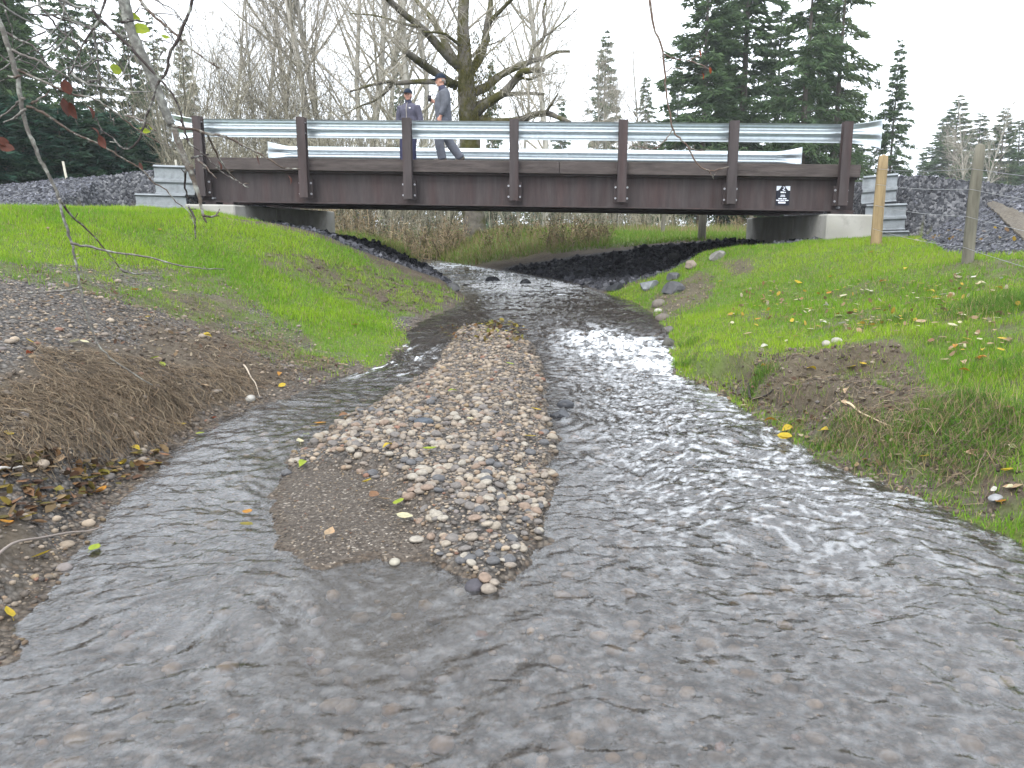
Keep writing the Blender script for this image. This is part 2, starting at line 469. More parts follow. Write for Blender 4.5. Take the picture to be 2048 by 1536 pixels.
def terrain(x, y, full=False):
    x = np.asarray(x, float).ravel(); y = np.asarray(y, float).ravel()
    far = sstep(26, 44, np.hypot(x, y - 6))
    z = rbf(x, y)
    z = z * (1 - far) + (1.35 + 0.5 * (fbm(x / 40, y / 40, 5) - .5)) * far
    wz = zw(y)
    jn = sstep(14, 10, y) * .2
    xj = x + jn * (fbm(x * 4.5, y * 4.5, 151, 3) - .5); yj = y + jn * 1.5 * (fbm(x * 4.5, y * 4.5, 157, 3) - .5)
    wet = in_poly(xj, yj, STREAM) & (np.hypot(x, y) < 42)
    ds = seg_dist(xj, yj, STREAM)
    rough = 0.07 * (fbm(x * 1.1, y * 1.1, 3, 3) - .5) + 0.035 * (fbm(x * 4.3, y * 4.3, 11, 3) - .5) + 0.012 * (fbm(x * 17, y * 17, 21, 2) - .5)
    bank = wz + (z - wz) * sstep(0, .35, ds) + rough * sstep(0.0, .4, ds) * (1 - .6 * far) + 0.02 * sstep(0, .12, ds)
    dep = np.where(y < 4.2, .13, .11) * sstep(0, .75, ds) + .015 * sstep(0, .1, ds)
    bed = wz - dep + 0.035 * (fbm(x * 5, y * 5, 31, 3) - .5) * sstep(0, .3, ds)
    z = np.where(wet, bed, bank)
    # the gravel bar in midstream and its low sandy tongue
    ib = in_poly(xj, yj, BAR); db = seg_dist(xj, yj, BAR)
    isa = in_poly(xj, yj, SAND); dsa = seg_dist(xj, yj, SAND)
    sand = sstep(-.10, .10, np.where(isa, dsa, -dsa))
    hb = (1 - sand) * (.03 + .10 * sstep(0, .45, db)) + sand * (.008 + .03 * sstep(0, .4, db))
    hb = hb + .02 * (fbm(x * 4, y * 4, 77, 3) - .5) * sstep(0, .25, db)
    z = np.where(ib, wz + hb * sstep(0, .06, db) , z)
    # shallow apron round the bar
    ap = (~ib) & wet
    z = np.where(ap, np.maximum(z, wz - .012 - .22 * db), z)
    # ragged cut along the foot of the right bank
    nz = fbm(x * 3.1, y * 3.1, 141, 3) - .5
    rb = (~wet) & (~ib) & (x > .9) & (y < 8.6) & (y > 2)
    cut = sstep(.20, .34, ds + .55 * nz) * sstep(1.3, .5, ds) * (.05 + .10 * sstep(.45, .62, fbm(x * 1.2, y * 1.2, 145, 2)))
    z = np.where(rb, z + cut - .03 * sstep(.0, .2, ds), z)
    # dug-out scar in the right bank
    sx, sy = SCAR
    r = np.hypot((x - sx) / .55, (y - sy) / .22)
    z = z - .17 * np.exp(-r ** 2 * 1.6) + .08 * np.exp(-(np.hypot((x - sx - .1) / .7, (y - sy - .42) / .22)) ** 2)
    e = embankment(x, y)
    isemb = e > z
    z = np.maximum(z, e)
    if full:
        return z, wet & ~ib, ds, ib, db, sand, isemb, far
    return z
SCAR = tuple(at(1700, 760, 6.5)[:2])

def hit(pts):
    """where sight lines through photo pixels meet the ground"""
    pts = np.asarray(pts, float)
    a, b, c = ray(pts[:, 0], pts[:, 1])
    Ys = np.concatenate([np.arange(2.0, 14, .05), np.arange(14, 40, .2)])
    X = (a / b)[:, None] * Ys; Z = H + (c / b)[:, None] * Ys
    G = terrain(X, np.broadcast_to(Ys, X.shape)).reshape(X.shape)
    below = Z < G
    i = np.where(below.any(1), below.argmax(1), len(Ys) - 1)
    Y = Ys[i]; x = a / b * Y
    return np.stack([x, Y, terrain(x, Y)], 1)
def wpoly(pts):
    return [tuple(p[:2]) for p in hit(pts)]

def axis_grid(parts):
    out = [parts[0][0]]
    for a, b, st in parts:
        n = max(1, int(round((b - a) / st)))
        out += list(a + (b - a) * np.arange(1, n + 1) / n)
    return np.array(out)
gx = np.concatenate([-np.geomspace(400, 9.0, 42), axis_grid([(-8.6, -3.2, .07), (-3.2, 3.4, .04), (3.4, 8.6, .06)]), np.geomspace(9.0, 400, 42)])
gy = np.concatenate([axis_grid([(-12, 1.6, .8), (1.6, 7, .04), (7, 16, .06), (16, 26, .14), (26, 44, .6)]), np.geomspace(46, 700, 36)])
GX, GY = np.meshgrid(gx, gy)
gxr, gyr = GX.ravel(), GY.ravel()
gz, g_wet, g_ds, g_bar, g_db, g_sand, g_emb, g_far = terrain(gxr, gyr, True)

# which stretch of ground carries what
P_GRASS_L = wpoly([(0, 434), (200, 435), (400, 437), (560, 460), (640, 476), (700, 500), (745, 527), (690, 540), (600, 512), (520, 512), (560, 548), (680, 600), (780, 640), (812, 690), (740, 737),
                   (690, 717), (600, 662), (500, 602), (420, 547), (300, 530), (200, 530), (0, 525)])
P_GRASS_L = P_GRASS_L[2:] + [(-11, 6.4), (-15, 8), (-15, 14.2), (-9, 14.3), (-6.2, 14.6), (-5.2, 14.5), tuple(at(520, 440, 14.3)[:2])]
P_SPARSE_L = wpoly([(0, 520), (200, 525), (420, 540), (600, 650), (700, 717), (660, 750), (560, 720), (420, 650), (250, 600), (0, 560)])
P_SLOPE_L = wpoly([(520, 500), (640, 520), (745, 527), (800, 545), (925, 592), (850, 636), (780, 640), (680, 600), (560, 550)])
P_DIRT_R = wpoly([(1490, 770), (1520, 740), (1570, 708), (1690, 690), (1800, 690), (1850, 740), (1880, 800), (1760, 820), (1680, 835), (1600, 850), (1530, 830)])
P_EDGE_R = wpoly([(1360, 752), (1500, 735), (1600, 720), (1560, 850), (1640, 880), (1750, 930), (1900, 980), (2040, 1040), (1960, 1050), (1720, 956), (1540, 856), (1400, 766)])
P_BARE_R = wpoly([(1440, 528), (1500, 520), (1512, 545), (1460, 555)])
P_BARE_R2 = wpoly([(1300, 600), (1400, 540), (1440, 570), (1400, 610), (1345, 640), (1325, 650)])
def grass_density(x, y):
    jx = .35 * (fbm(x * 2.2, y * 2.2, 51, 3) - .5); jy = .35 * (fbm(x * 2.2, y * 2.2, 57, 3) - .5)
    X, Y = x + jx, y + jy
    d = np.zeros(len(x))
    left, right = X < -.3, X >= -.3
    patch = fbm(x * 1.7, y * 1.7, 61, 4)
    patch2 = fbm(x * 5.5, y * 5.5, 66, 3)
    d[in_poly(X, Y, P_SPARSE_L)] = (.12 + .5 * sstep(.42, .6, patch2))[in_poly(X, Y, P_SPARSE_L)]
    d[in_poly(X, Y, P_SLOPE_L)] = (.08 + .5 * sstep(.42, .62, patch2))[in_poly(X, Y, P_SLOPE_L)]
    d[in_poly(X, Y, P_GRASS_L)] = 1.0
    r = right & (Y < 14.2) & (X > .8)
    d[r] = (0.35 + .65 * sstep(.40, .56, patch * .6 + patch2 * .4))[r]
    d[r & (Y > 10)] = np.maximum(d, .9)[r & (Y > 10)]
    d[in_poly(X, Y, P_EDGE_R)] = (.5 * sstep(.52, .62, patch2))[in_poly(X, Y, P_EDGE_R)]
    d[in_poly(X, Y, P_DIRT_R)] = .03
    d[in_poly(X, Y, P_BARE_R) | in_poly(X, Y, P_BARE_R2)] = .08
    return d
g_gd = np.zeros(len(gxr))
near = (gyr < 16) & (np.abs(gxr) < 16)
g_gd[near] = grass_density(gxr[near], gyr[near])
g_gd[g_wet | g_bar] = 0
bd = (gxr - BO[0]) * BU[0] + (gyr - BO[1]) * BU[1]
bw = (gxr - BO[0]) * BN[0] + (gyr - BO[1]) * BN[1]
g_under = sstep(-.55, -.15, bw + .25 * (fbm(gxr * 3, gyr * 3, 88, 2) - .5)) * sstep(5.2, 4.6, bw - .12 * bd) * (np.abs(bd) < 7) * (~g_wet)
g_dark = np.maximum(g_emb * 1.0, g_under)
g_field = sstep(20.5, 22, gyr) * (~g_wet)
field_brown = sstep(.5, .62, fbm(gxr * .25, gyr * .25, 95, 3)) * .6
g_grass = np.clip(np.maximum(g_gd * .9, g_field * (1 - field_brown)) * (1 - g_dark), 0, 1)
left_grav = (gxr < -.8) & (gyr < 11) & (gyr > -8) & ~g_wet
grav_n = fbm(gxr * 1.4, gyr * 1.4, 71, 3)
g_grav = np.where(left_grav, np.clip(sstep(.36, .55, grav_n) * (1 - g_gd), 0, 1), 0) + (g_bar | g_wet) * 1.0
lee_x, lee_y = on_water(745, 1200)
g_lee = np.exp(-(((gxr - lee_x) / .55) ** 2 + ((gyr - lee_y + .05) / .5) ** 2)) * g_wet
g_grav = np.clip(np.maximum(g_grav, (1 - sstep(0, .35, g_ds)) * .8 * (gyr < 14)), 0, 1) * (1 - .95 * g_lee)
g_wetm = np.where(g_wet, 1.0 - .75 * g_lee, np.where(g_bar, sstep(.10, .01, g_db) * .9 + g_sand * .45, sstep(.16, .02, g_ds) * .8))
mask = np.stack([g_grass, g_grav, g_dark, np.clip(g_wetm, 0, 1)], 1)
mask2 = np.stack([g_bar * g_sand, g_field * field_brown, g_wet * 1.0, np.ones(len(gxr))], 1)

nxg, nyg = len(gx), len(gy)
ii = (np.arange(nyg - 1)[:, None] * nxg + np.arange(nxg - 1)[None, :]).ravel()
GQ = np.stack([ii, ii + 1, ii + 1 + nxg, ii + nxg], 1)

def ground_material():
    m, nd, lk = new_mat("ground_soil_gravel_grass")
    out = N(nd, "OutputMaterial"); bs = N(nd, "BsdfPrincipled")
    bs.inputs["Specular IOR Level"].default_value = .15
    tc = N(nd, "TexCoord")
    def tex(kind, **kw):
        n = N(nd, kind, **kw); lk.new(tc.outputs["Object"], n.inputs["Vector"]); return n
    a1 = N(nd, "Attribute", attribute_name="Mask"); a2 = N(nd, "Attribute", attribute_name="Mask2")
    s1 = N(nd, "SeparateColor"); lk.new(a1.outputs["Color"], s1.inputs[0])
    s2 = N(nd, "SeparateColor"); lk.new(a2.outputs["Color"], s2.inputs[0])
    n1 = tex("TexNoise", Scale=3.0, Detail=8.0, Roughness=0.65)
    n2 = tex("TexNoise", Scale=28.0, Detail=6.0, Roughness=0.7)
    soil = ramp(nd, lk, n1.outputs["Fac"], [(.3, (.055, .042, .03)), (.5, (.10, .078, .055)), (.72, (.15, .125, .09))])
    soil = mixc(nd, lk, .5, mixc(nd, lk, 1.0, soil, (.72, .7, .68), "MULTIPLY"), ramp(nd, lk, n2.outputs["Fac"], [(.3, (.028, .022, .016)), (.7, (.13, .11, .085))]))
    g1 = ramp(nd, lk, n2.outputs["Fac"], [(.3, (.05, .075, .014)), (.7, (.10, .15, .03))])
    fb = ramp(nd, lk, n2.outputs["Fac"], [(.3, (.13, .10, .05)), (.7, (.24, .2, .11))])
    v1 = tex("TexVoronoi", Scale=38.0, Randomness=1.0); v2 = tex("TexVoronoi", Scale=85.0, Randomness=1.0)
    sc1 = N(nd, "SeparateColor"); lk.new(v1.outputs["Color"], sc1.inputs[0])
    grav = ramp(nd, lk, sc1.outputs[0], [(0, (.05, .046, .043)), (.3, (.095, .087, .079)), (.6, (.15, .138, .125)), (.85, (.115, .088, .068)), (1, (.22, .208, .195))])
    edge = ramp(nd, lk, v1.outputs["Distance"], [(.25, 1.0), (.75, .35)])
    grav = mixc(nd, lk, 1.0, grav, edge, 'MULTIPLY')
    sc2 = N(nd, "SeparateColor"); lk.new(v2.outputs["Color"], sc2.inputs[0])
    sand = ramp(nd, lk, sc2.outputs[0], [(0, (.042, .036, .031)), (.7, (.085, .074, .064)), (.93, (.12, .108, .095)), (1, (.3, .28, .25))])
    v3 = tex("TexVoronoi", Scale=26.0, Randomness=1.0)
    sc3 = N(nd, "SeparateColor"); lk.new(v3.outputs["Color"], sc3.inputs[0])
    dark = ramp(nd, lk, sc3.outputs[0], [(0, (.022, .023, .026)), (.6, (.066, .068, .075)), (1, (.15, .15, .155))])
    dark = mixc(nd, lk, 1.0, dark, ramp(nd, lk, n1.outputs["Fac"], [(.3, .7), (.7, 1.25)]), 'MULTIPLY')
    c = mixc(nd, lk, s1.outputs[1], soil, grav)
    c = mixc(nd, lk, s2.outputs[0], c, sand)
    c = mixc(nd, lk, s1.outputs[0], c, g1)
    c = mixc(nd, lk, s2.outputs[1], c, fb)
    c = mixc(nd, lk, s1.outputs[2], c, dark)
    wetc = mixc(nd, lk, 1.0, c, (.88, .77, .65), 'MULTIPLY')
    wfac = N(nd, "Math", operation='MULTIPLY'); wfac.inputs[1].default_value = 1.0
    lk.new(a1.outputs["Alpha"], wfac.inputs[0])
    c = mixc(nd, lk, wfac.outputs[0], c, wetc)
    lk.new(c, bs.inputs["Base Color"])
    r = N(nd, "MapRange"); r.inputs["To Min"].default_value = .92; r.inputs["To Max"].default_value = .45
    lk.new(a1.outputs["Alpha"], r.inputs["Value"]); lk.new(r.outputs[0], bs.inputs["Roughness"])
    hsum = N(nd, "Math", operation='MULTIPLY'); lk.new(v1.outputs["Distance"], hsum.inputs[0]); lk.new(s1.outputs[1], hsum.inputs[1])
    h2 = N(nd, "Math", operation='MULTIPLY'); lk.new(v3.outputs["Distance"], h2.inputs[0]); lk.new(s1.outputs[2], h2.inputs[1])
    h3 = N(nd, "Math", operation='ADD'); lk.new(hsum.outputs[0], h3.inputs[0]); lk.new(h2.outputs[0], h3.inputs[1])
    h4 = N(nd, "Math", operation='SUBTRACT'); lk.new(n2.outputs["Fac"], h4.inputs[0]); lk.new(h3.outputs[0], h4.inputs[1])
    bp = N(nd, "Bump", Strength=.9, Distance=.02); lk.new(h4.outputs[0], bp.inputs["Height"])
    lk.new(bp.outputs[0], bs.inputs["Normal"])
    lk.new(bs.outputs[0], out.inputs["Surface"])
    return m
me = mesh_from("ground", np.stack([gxr, gyr, gz], 1), np.zeros((0, 3), int), GQ, None, True, {"Mask": mask, "Mask2": mask2})
ground = link_mesh("ground", me, ground_material())
tag(ground, "creek banks and bed with soil, gravel, grass and dark road embankment", None, None, "structure")

# ------------------------------------------------------------------ water
RIF = on_water(1262, 705)
def water_surface(x, y):
    """surface height and foam of the running stream, sky glint painted in as white"""
    z0 = zw(y)
    rif = np.exp(-(((x - RIF[0] + .22 * (y - RIF[1])) / .55) ** 2 + ((y - RIF[1]) / 1.25) ** 2))
    rif2 = np.exp(-(((x + .5) / 2.3) ** 4 + ((y - 18.8) / 3.6) ** 4))
    left = np.exp(-(((x + 1.35) / .5) ** 2 + ((y - 8.6) / .9) ** 2))
    # calm lee below the bar
    lx, ly = on_water(740, 1190)
    lee = np.exp(-(((x - lx - .02) / .42) ** 2 + ((y - ly + .12) / .5) ** 2))
    act = np.clip(.75 + 1.3 * rif + .7 * rif2 + .4 * left + .25 * sstep(0, 1, x) - .70 * lee, .06, 3)
    dx = .05 * (fbm(x * 3, y * 3, 201, 2) - .5); dy = .09 * (fbm(x * 3, y * 3, 205, 2) - .5)
    X, Y = x + dx, y + dy
    rot = .35 * np.sin(x * .7) 
    U, W = X + rot * Y * .05, Y
    th = .5 * (fbm(x * .6, y * .6, 208, 2) - .5) * 2.4
    cu, su = np.cos(th), np.sin(th)
    U, W = U * cu - W * su * .15, W * cu + U * su * .15
    big = fbm(U * 2.4, W * 2.8, 210, 2) - .5
    a = fbm(U * 8, W * 10.5, 221, 2) - .5
    b = vnoise(U * 16 + 3 * a, W * 22 + 4 * big, 231) - .5
    b2 = vnoise(U * 19 - 2 * a, W * 25 + 9.7, 235) - .5
    c = vnoise(U * 33 + 2 * b, W * 42, 241) - .5
    z = .020 * big + .018 * a + .0092 * (b + .7 * b2) + .0058 * c
    # the long wake ripples that trail from both sides of the bar's foot
    wk = np.sin((x - lx) * 24 + (y - ly) * 13 + 2.0 * fbm(x * 2, y * 2, 250, 2)) * np.exp(-(((x - lx + .42) / .28) ** 2 + ((y - ly + .35) / .7) ** 2))
    wk2 = np.sin((x - lx) * -22 + (y - ly) * 15 + 2.5 * fbm(x * 2, y * 2, 255, 2)) * np.exp(-(((x - lx - .5) / .35) ** 2 + ((y - ly + .6) / .6) ** 2))
    z = z * act * (1 + .35 * sstep(6, 14, y)) + .004 * wk + .005 * wk2
    z += rif * .05 * (fbm(U * 5.5, W * 4.5, 261, 3) - .35)
    fo = fbm(U * 7, W * 5, 271, 4)
    fine = fbm(U * 28, W * 22, 281, 3)
    foam_glint = np.clip(rif * 1.3, 0, .85) * sstep(.46, .68, fo * .5 + fine * .5 + .05 * rif)
    foam_glint = np.maximum(foam_glint, np.clip(left * 1.0, 0, 1) * sstep(.56, .70, fo * .6 + fine * .4) * .7)
    streak = sstep(.50, .68, fbm(U * 15, W * 21, 291, 3) * .55 + fbm(U * 38, W * 50, 295, 2) * .45) * (.05 + .27 * sstep(.2, 1.1, x) * sstep(2.6, 5, y)) * sstep(11, 7.5, y)  # aerated water, plus sky glint painted in as pale streaks
    foam_glint = np.maximum(foam_glint, streak)
    foam_glint = np.maximum(foam_glint, rif2 * sstep(.46, .62, fbm(x * 3.2, y * 7, 275, 3) * .6 + fine * .4) * .8)  # white water under the bridge, with bright sky reflections painted in as white
    return z0 + z, foam_glint
wx = axis_grid([(-9, -3.6, .12), (-3.6, 4.2, .0155), (4.2, 5, .2)])
wy = axis_grid([(-4, 1.7, .2), (1.7, 4.6, .0135), (4.6, 9, .026), (9, 16, .045), (16, 32, .1)])
WX, WY = np.meshgrid(wx, wy)
wxr, wyr = WX.ravel(), WY.ravel()
tx = np.interp(wxr, gx, np.arange(nxg)); ty = np.interp(wyr, gy, np.arange(nyg))
i0 = np.clip(tx.astype(int), 0, nxg - 2); j0 = np.clip(ty.astype(int), 0, nyg - 2); fx, fy = tx - i0, ty - j0
gzz = gz.reshape(nyg, nxg)
tz = (gzz[j0, i0] * (1 - fx) + gzz[j0, i0 + 1] * fx) * (1 - fy) + (gzz[j0 + 1, i0] * (1 - fx) + gzz[j0 + 1, i0 + 1] * fx) * fy
wz_, wfoam_glint = water_surface(wxr, wyr)
keep = (tz < zw(wyr) + .05) & (np.abs(wxr) < 9)
k2 = keep.reshape(len(wy), len(wx))
q = k2[:-1, :-1] | k2[1:, :-1] | k2[:-1, 1:] | k2[1:, 1:]
nxw = len(wx)
ii = (np.arange(len(wy) - 1)[:, None] * nxw + np.arange(nxw - 1)[None, :])[q]
WQ = np.stack([ii, ii + 1, ii + 1 + nxw, ii + nxw], 1)
used = np.unique(WQ); remap = np.zeros(len(wxr), int); remap[used] = np.arange(len(used))
shore = sstep(0, .05, np.maximum(0, zw(wyr) - tz))
wz_ = zw(wyr) + (wz_ - zw(wyr)) * (.25 + .75 * shore)
def water_material():
    m, nd, lk = new_mat("running_water")
    out = N(nd, "OutputMaterial")
    tc = N(nd, "TexCoord")
    mp = N(nd, "Mapping"); mp.inputs["Scale"].default_value = (1.0, .72, 1.0); lk.new(tc.outputs["Object"], mp.inputs["Vector"])
    n1 = N(nd, "TexNoise", Scale=48.0, Detail=3.0, Roughness=.55, Distortion=.5); lk.new(mp.outputs[0], n1.inputs["Vector"])
    bp = N(nd, "Bump", Strength=1.0, Distance=.0030); lk.new(n1.outputs["Fac"], bp.inputs["Height"])
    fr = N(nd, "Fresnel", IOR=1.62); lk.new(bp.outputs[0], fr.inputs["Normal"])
    gl = N(nd, "BsdfGlossy", Roughness=.02); lk.new(bp.outputs[0], gl.inputs["Normal"])
    tr = N(nd, "BsdfTransparent"); tr.inputs["Color"].default_value = (.88, .86, .84, 1)
    mx = N(nd, "MixShader"); lk.new(fr.outputs[0], mx.inputs[0]); lk.new(tr.outputs[0], mx.inputs[1]); lk.new(gl.outputs[0], mx.inputs[2])
    si = N(nd, "BsdfDiffuse"); si.inputs["Color"].default_value = (.22, .205, .195, 1)      # silt and air carried by the water
    mx0 = N(nd, "MixShader"); mx0.inputs[0].default_value = .07; lk.new(tr.outputs[0], mx0.inputs[1]); lk.new(si.outputs[0], mx0.inputs[2]); lk.new(mx0.outputs[0], mx.inputs[1])
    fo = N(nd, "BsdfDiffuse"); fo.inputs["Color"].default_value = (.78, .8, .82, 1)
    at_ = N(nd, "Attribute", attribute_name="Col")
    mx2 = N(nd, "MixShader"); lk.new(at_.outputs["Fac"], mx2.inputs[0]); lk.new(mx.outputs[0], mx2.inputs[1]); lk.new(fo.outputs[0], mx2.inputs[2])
    lk.new(mx2.outputs[0], out.inputs["Surface"])
    return m
me = mesh_from("stream_water", np.stack([wxr, wyr, wz_], 1)[used], np.zeros((0, 3), int), remap[WQ], np.repeat(wfoam_glint[used][:, None], 3, 1), True)
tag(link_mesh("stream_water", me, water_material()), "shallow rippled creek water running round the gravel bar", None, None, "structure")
# ------------------------------------------------------------------ bridge
def bbox_part(name, parent, mat, d0, d1, w0, w1, z0, z1, b=0.0, col=None, nseg=1):
    mb = MB()
    if b: V, T = bevel_box(d0, d1, w0, w1, z0, z1, b); mb.add(B(V), T, None, col)
    else: V, Q = box(d0, d1, w0, w1, z0, z1); mb.add(B(V), None, Q, col)
    return put(name, mb, mat, parent)
def extrude_d(prof, d0, d1, taper=None):
    """closed profile of (w, z) pulled along the bridge"""
    p = np.asarray(prof, float); n = len(p)
    ds = np.atleast_1d(np.linspace(d0, d1, 2) if taper is None else taper)
    V = np.concatenate([np.column_stack([np.full(n, d), p]) for d in ds])
    k = len(ds); Q = []
    for s in range(k - 1):
        for i in range(n):
            j = (i + 1) % n
            Q.append([s * n + i, s * n + j, (s + 1) * n + j, (s + 1) * n + i])
    return V, np.array(Q)
def i_beam(w, zb, zt, fl=.24, tf=.025, tw=.016):
    return [(w - fl / 2, zb), (w + fl / 2, zb), (w + fl / 2, zb + tf), (w + tw / 2, zb + tf), (w + tw / 2, zt - tf), (w + fl / 2, zt - tf), (w + fl / 2, zt), (w - fl / 2, zt), (w - fl / 2, zt - tf), (w - tw / 2, zt - tf), (w - tw / 2, zb + tf), (w - fl / 2, zb + tf)]
def cap_poly(mb, V, flip=False):
    c = V.mean(0); n = len(V)
    T = [[n, i, (i + 1) % n] for i in range(n)]
    mb.add(np.vstack([V, c]), [t[::-1] for t in T] if flip else T)

bridge = thing("bridge", tuple(B([[0, BW / 2, .372]])[0]), "single span weathering steel girder bridge with galvanised guardrails over the creek", "bridge")
GZ0, GZ1 = .372, .945
for w in (.14, 1.9, 3.5, BW - .1):
    mb = MB(); V, Q = extrude_d(i_beam(w, GZ0, GZ1), -5.85, 6.0); mb.add(B(V), None, Q)
    g = put("girder", mb, MAT["steel"], bridge)
    if w < 1:      # stiffener plates and little bearing bolts on the face one sees
        g["label"] = "near dark brown steel edge girder"
        for d in (-5.6, 5.72):
            mb = MB()
            for zz in (.41,):
                V, T, Q2 = tube(B([[d, w - .135, zz + .03], [d, w - .02, zz + .03]]), .02, 6); mb.add(V, T, Q2)
            put("bolt", mb, MAT["bolt"], g)
    mb = MB()
# cross braces under the deck
for d in (-4, -1.3, 1.3, 4):
    bbox_part("cross_brace", bridge, MAT["steel"], d - .04, d + .04, .16, BW - .12, .62, .70)
# deck planking with a gravelled top
for k in range(12):
    d0 = -5.83 + k * (11.83 / 12)
    bbox_part("deck_panel", bridge, MAT["deck"], d0 + .004, d0 + 11.83 / 12 - .004, .16, BW - .14, .948, 1.172)
# timber kerbs, butted end to end
for (d0, d1) in ((-5.86, -1.93), (-1.925, .80), (.806, 6.02)):
    bbox_part("curb_timber", bridge, MAT["timber"], d0, d1, -.06, .155, .95, 1.167, .008)
for (d0, d1) in ((-5.86, 0), (.006, 6.02)):
    bbox_part("curb_timber", bridge, MAT["timber"], d0, d1, BW - .135, BW + .08, .95, 1.167, .008)

def w_profile(w0, sgn, z0, stretch=1.0, flat=1.0, t=.005):
    """closed section of a W-shaped rail, corrugations pushed sgn-wards across the bridge"""
    pts = [(0, .0), (.012, .012), (.022, .025), (.075, .055), (.083, .075), (.083, .095), (.07, .112), (.012, .135), (0, .15), (0, .168), (.012, .183), (.07, .206), (.083, .223), (.083, .243), (.075, .263), (.022, .293), (.012, .306), (0, .318)]
    zc = .159
    a = [(w0 + sgn * p[0] * flat, z0 + zc + (p[1] - zc) * stretch) for p in pts]
    b = [(w0 + sgn * (p[0] * flat + t), z0 + zc + (p[1] - zc) * stretch) for p in pts][::-1]
    return a + b
def rail_piece(name, parent, d0, d1, w0, sgn, z0, mat):
    mb = MB(); V, Q = extrude_d(w_profile(w0, sgn, z0), d0, d1); mb.add(B(V), None, Q)
    return put(name, mb, mat, parent)
def rail_flare(parent, d0, d1, w0, sgn, z0, mat):
    """fishtail terminal: the W opens out flat and tall and curls back at the tip"""
    rings = []
    for s in np.linspace(0, 1, 9):
        pr = np.array(w_profile(w0, sgn, z0, 1 + .62 * s ** 1.4, 1 - .93 * s ** 1.3))
        d = d0 + (d1 - d0) * s
        pr[:, 0] += sgn * (-.0 if s < .8 else .10 * ((s - .8) / .2) ** 2)
        rings.append(np.column_stack([np.full(len(pr), d), pr]))
    n = len(rings[0]); V = np.concatenate(rings); Q = []
    for s in range(8):
        for i in range(n):
            j = (i + 1) % n; Q.append([s * n + i, s * n + j, (s + 1) * n + j, (s + 1) * n + i])
    mb = MB(); mb.add(B(V), None, np.array(Q))
    return put("rail_end", mb, mat, parent, True)

RZ = 1.54
def guardrail(w, sgn, cuts, ends, label):
    r0 = None
    for a, b in zip(cuts[:-1], cuts[1:]):
        r = rail_piece("guardrail_beam", bridge, a, b + .002, w, sgn, RZ, MAT["zinc"])
        r["label"] = label
        if r0 is None: r0 = r
        for k in range(2):      # splice bolts
            for zz in (.035, .284):
                mb = MB()
                V, T, Q = tube(B([[b - .06 - .1 * k, w - sgn * .012, RZ + zz], [b - .06 - .1 * k, w + sgn * .045, RZ + zz]]), .014, 6); mb.add(V, T, Q)
                put("bolt", mb, MAT["bolt"], r)
    rail_flare(r0, cuts[0], ends[0], w, sgn, RZ, MAT["zinc"])
    rail_flare(r, cuts[-1], ends[1], w, sgn, RZ, MAT["zinc"])
guardrail(.10, 1, [-5.83, -1.8, 2.02, 5.85], (-6.38, 6.42), "near galvanised guardrail beam seen from behind")
guardrail(BW - .10, -1, [-5.83, -2.0, 1.9, 5.85], (-6.38, 6.42), "far bright galvanised guardrail beam")
# posts: wide-flange sections bolted to the girder through a back plate
def post(d, w, s, zt=1.868, zb=.4716):
    mb = MB()
    prof = [(-.078, 0), (.078, 0), (.078, .012), (.006, .012), (.006, .128), (.078, .128), (.078, .14), (-.078, .14), (-.078, .128), (-.006, .128), (-.006, .012), (-.078, .012)]
    P = np.array([(d + a, w - s * b) for a, b in prof])
    lo = np.column_stack([P, np.full(len(P), zb)]); hi = np.column_stack([P, np.full(len(P), zt)])
    n = len(P); Q = np.array([[i, (i + 1) % n, n + (i + 1) % n, n + i] for i in range(n)])
    mb.add(B(np.vstack([lo, hi])), None, Q)
    for z in (zt, zb):      # closed ends
        for (a, b) in ((0, 2), (4, 6)):
            pass
        q = []
        for (x0, x1, y0, y1) in ((-.078, .078, 0, .012), (-.006, .006, .012, .128), (-.078, .078, .128, .14)):
            V = [(d + x0, w - s * y0, z), (d + x1, w - s * y0, z), (d + x1, w - s * y1, z), (d + x0, w - s * y1, z)]
            mb.add(B(V), None, [[0, 1, 2, 3]])
    o = put("guardrail_post", mb, MAT["steel"], bridge)
    mbp = MB(); V, Q = box(d - .125, d + .125, min(w, w + s * .075), max(w, w + s * .075), .47, .80); mbp.add(B(V), None, Q)
    put("back_plate", mbp, MAT["steel"], o)
    for sx in (-1, 1):
        for z in (.54, .73):
            mbb = MB(); V, T, Q = tube(B([[d + sx * .104, w - s * .026, z], [d + sx * .104, w + s * .01, z]]), .019, 6); mbb.add(V, T, Q)
            put("bolt", mbb, MAT["bolt"], o)
        mbb = MB(); V, T, Q = tube(B([[d + sx * .05, w - s * .152, 1.70], [d + sx * .05, w - s * .14, 1.70]]), .014, 6); mbb.add(V, T, Q)
    for z in (1.60, 1.78):
        mbb = MB(); V, T, Q = tube(B([[d + .045, w + s * .012 - s * .012, z], [d + .045, w - s * .03, z]]), .016, 6); mbb.add(V, T, Q)
        put("bolt", mbb, MAT["bolt"], o)
for i in range(7):
    post((i - 3) * 1.905, -.062, 1)
for i in range(7):
    post((i - 3) * 1.905, BW + .085, -1, zt=1.84)
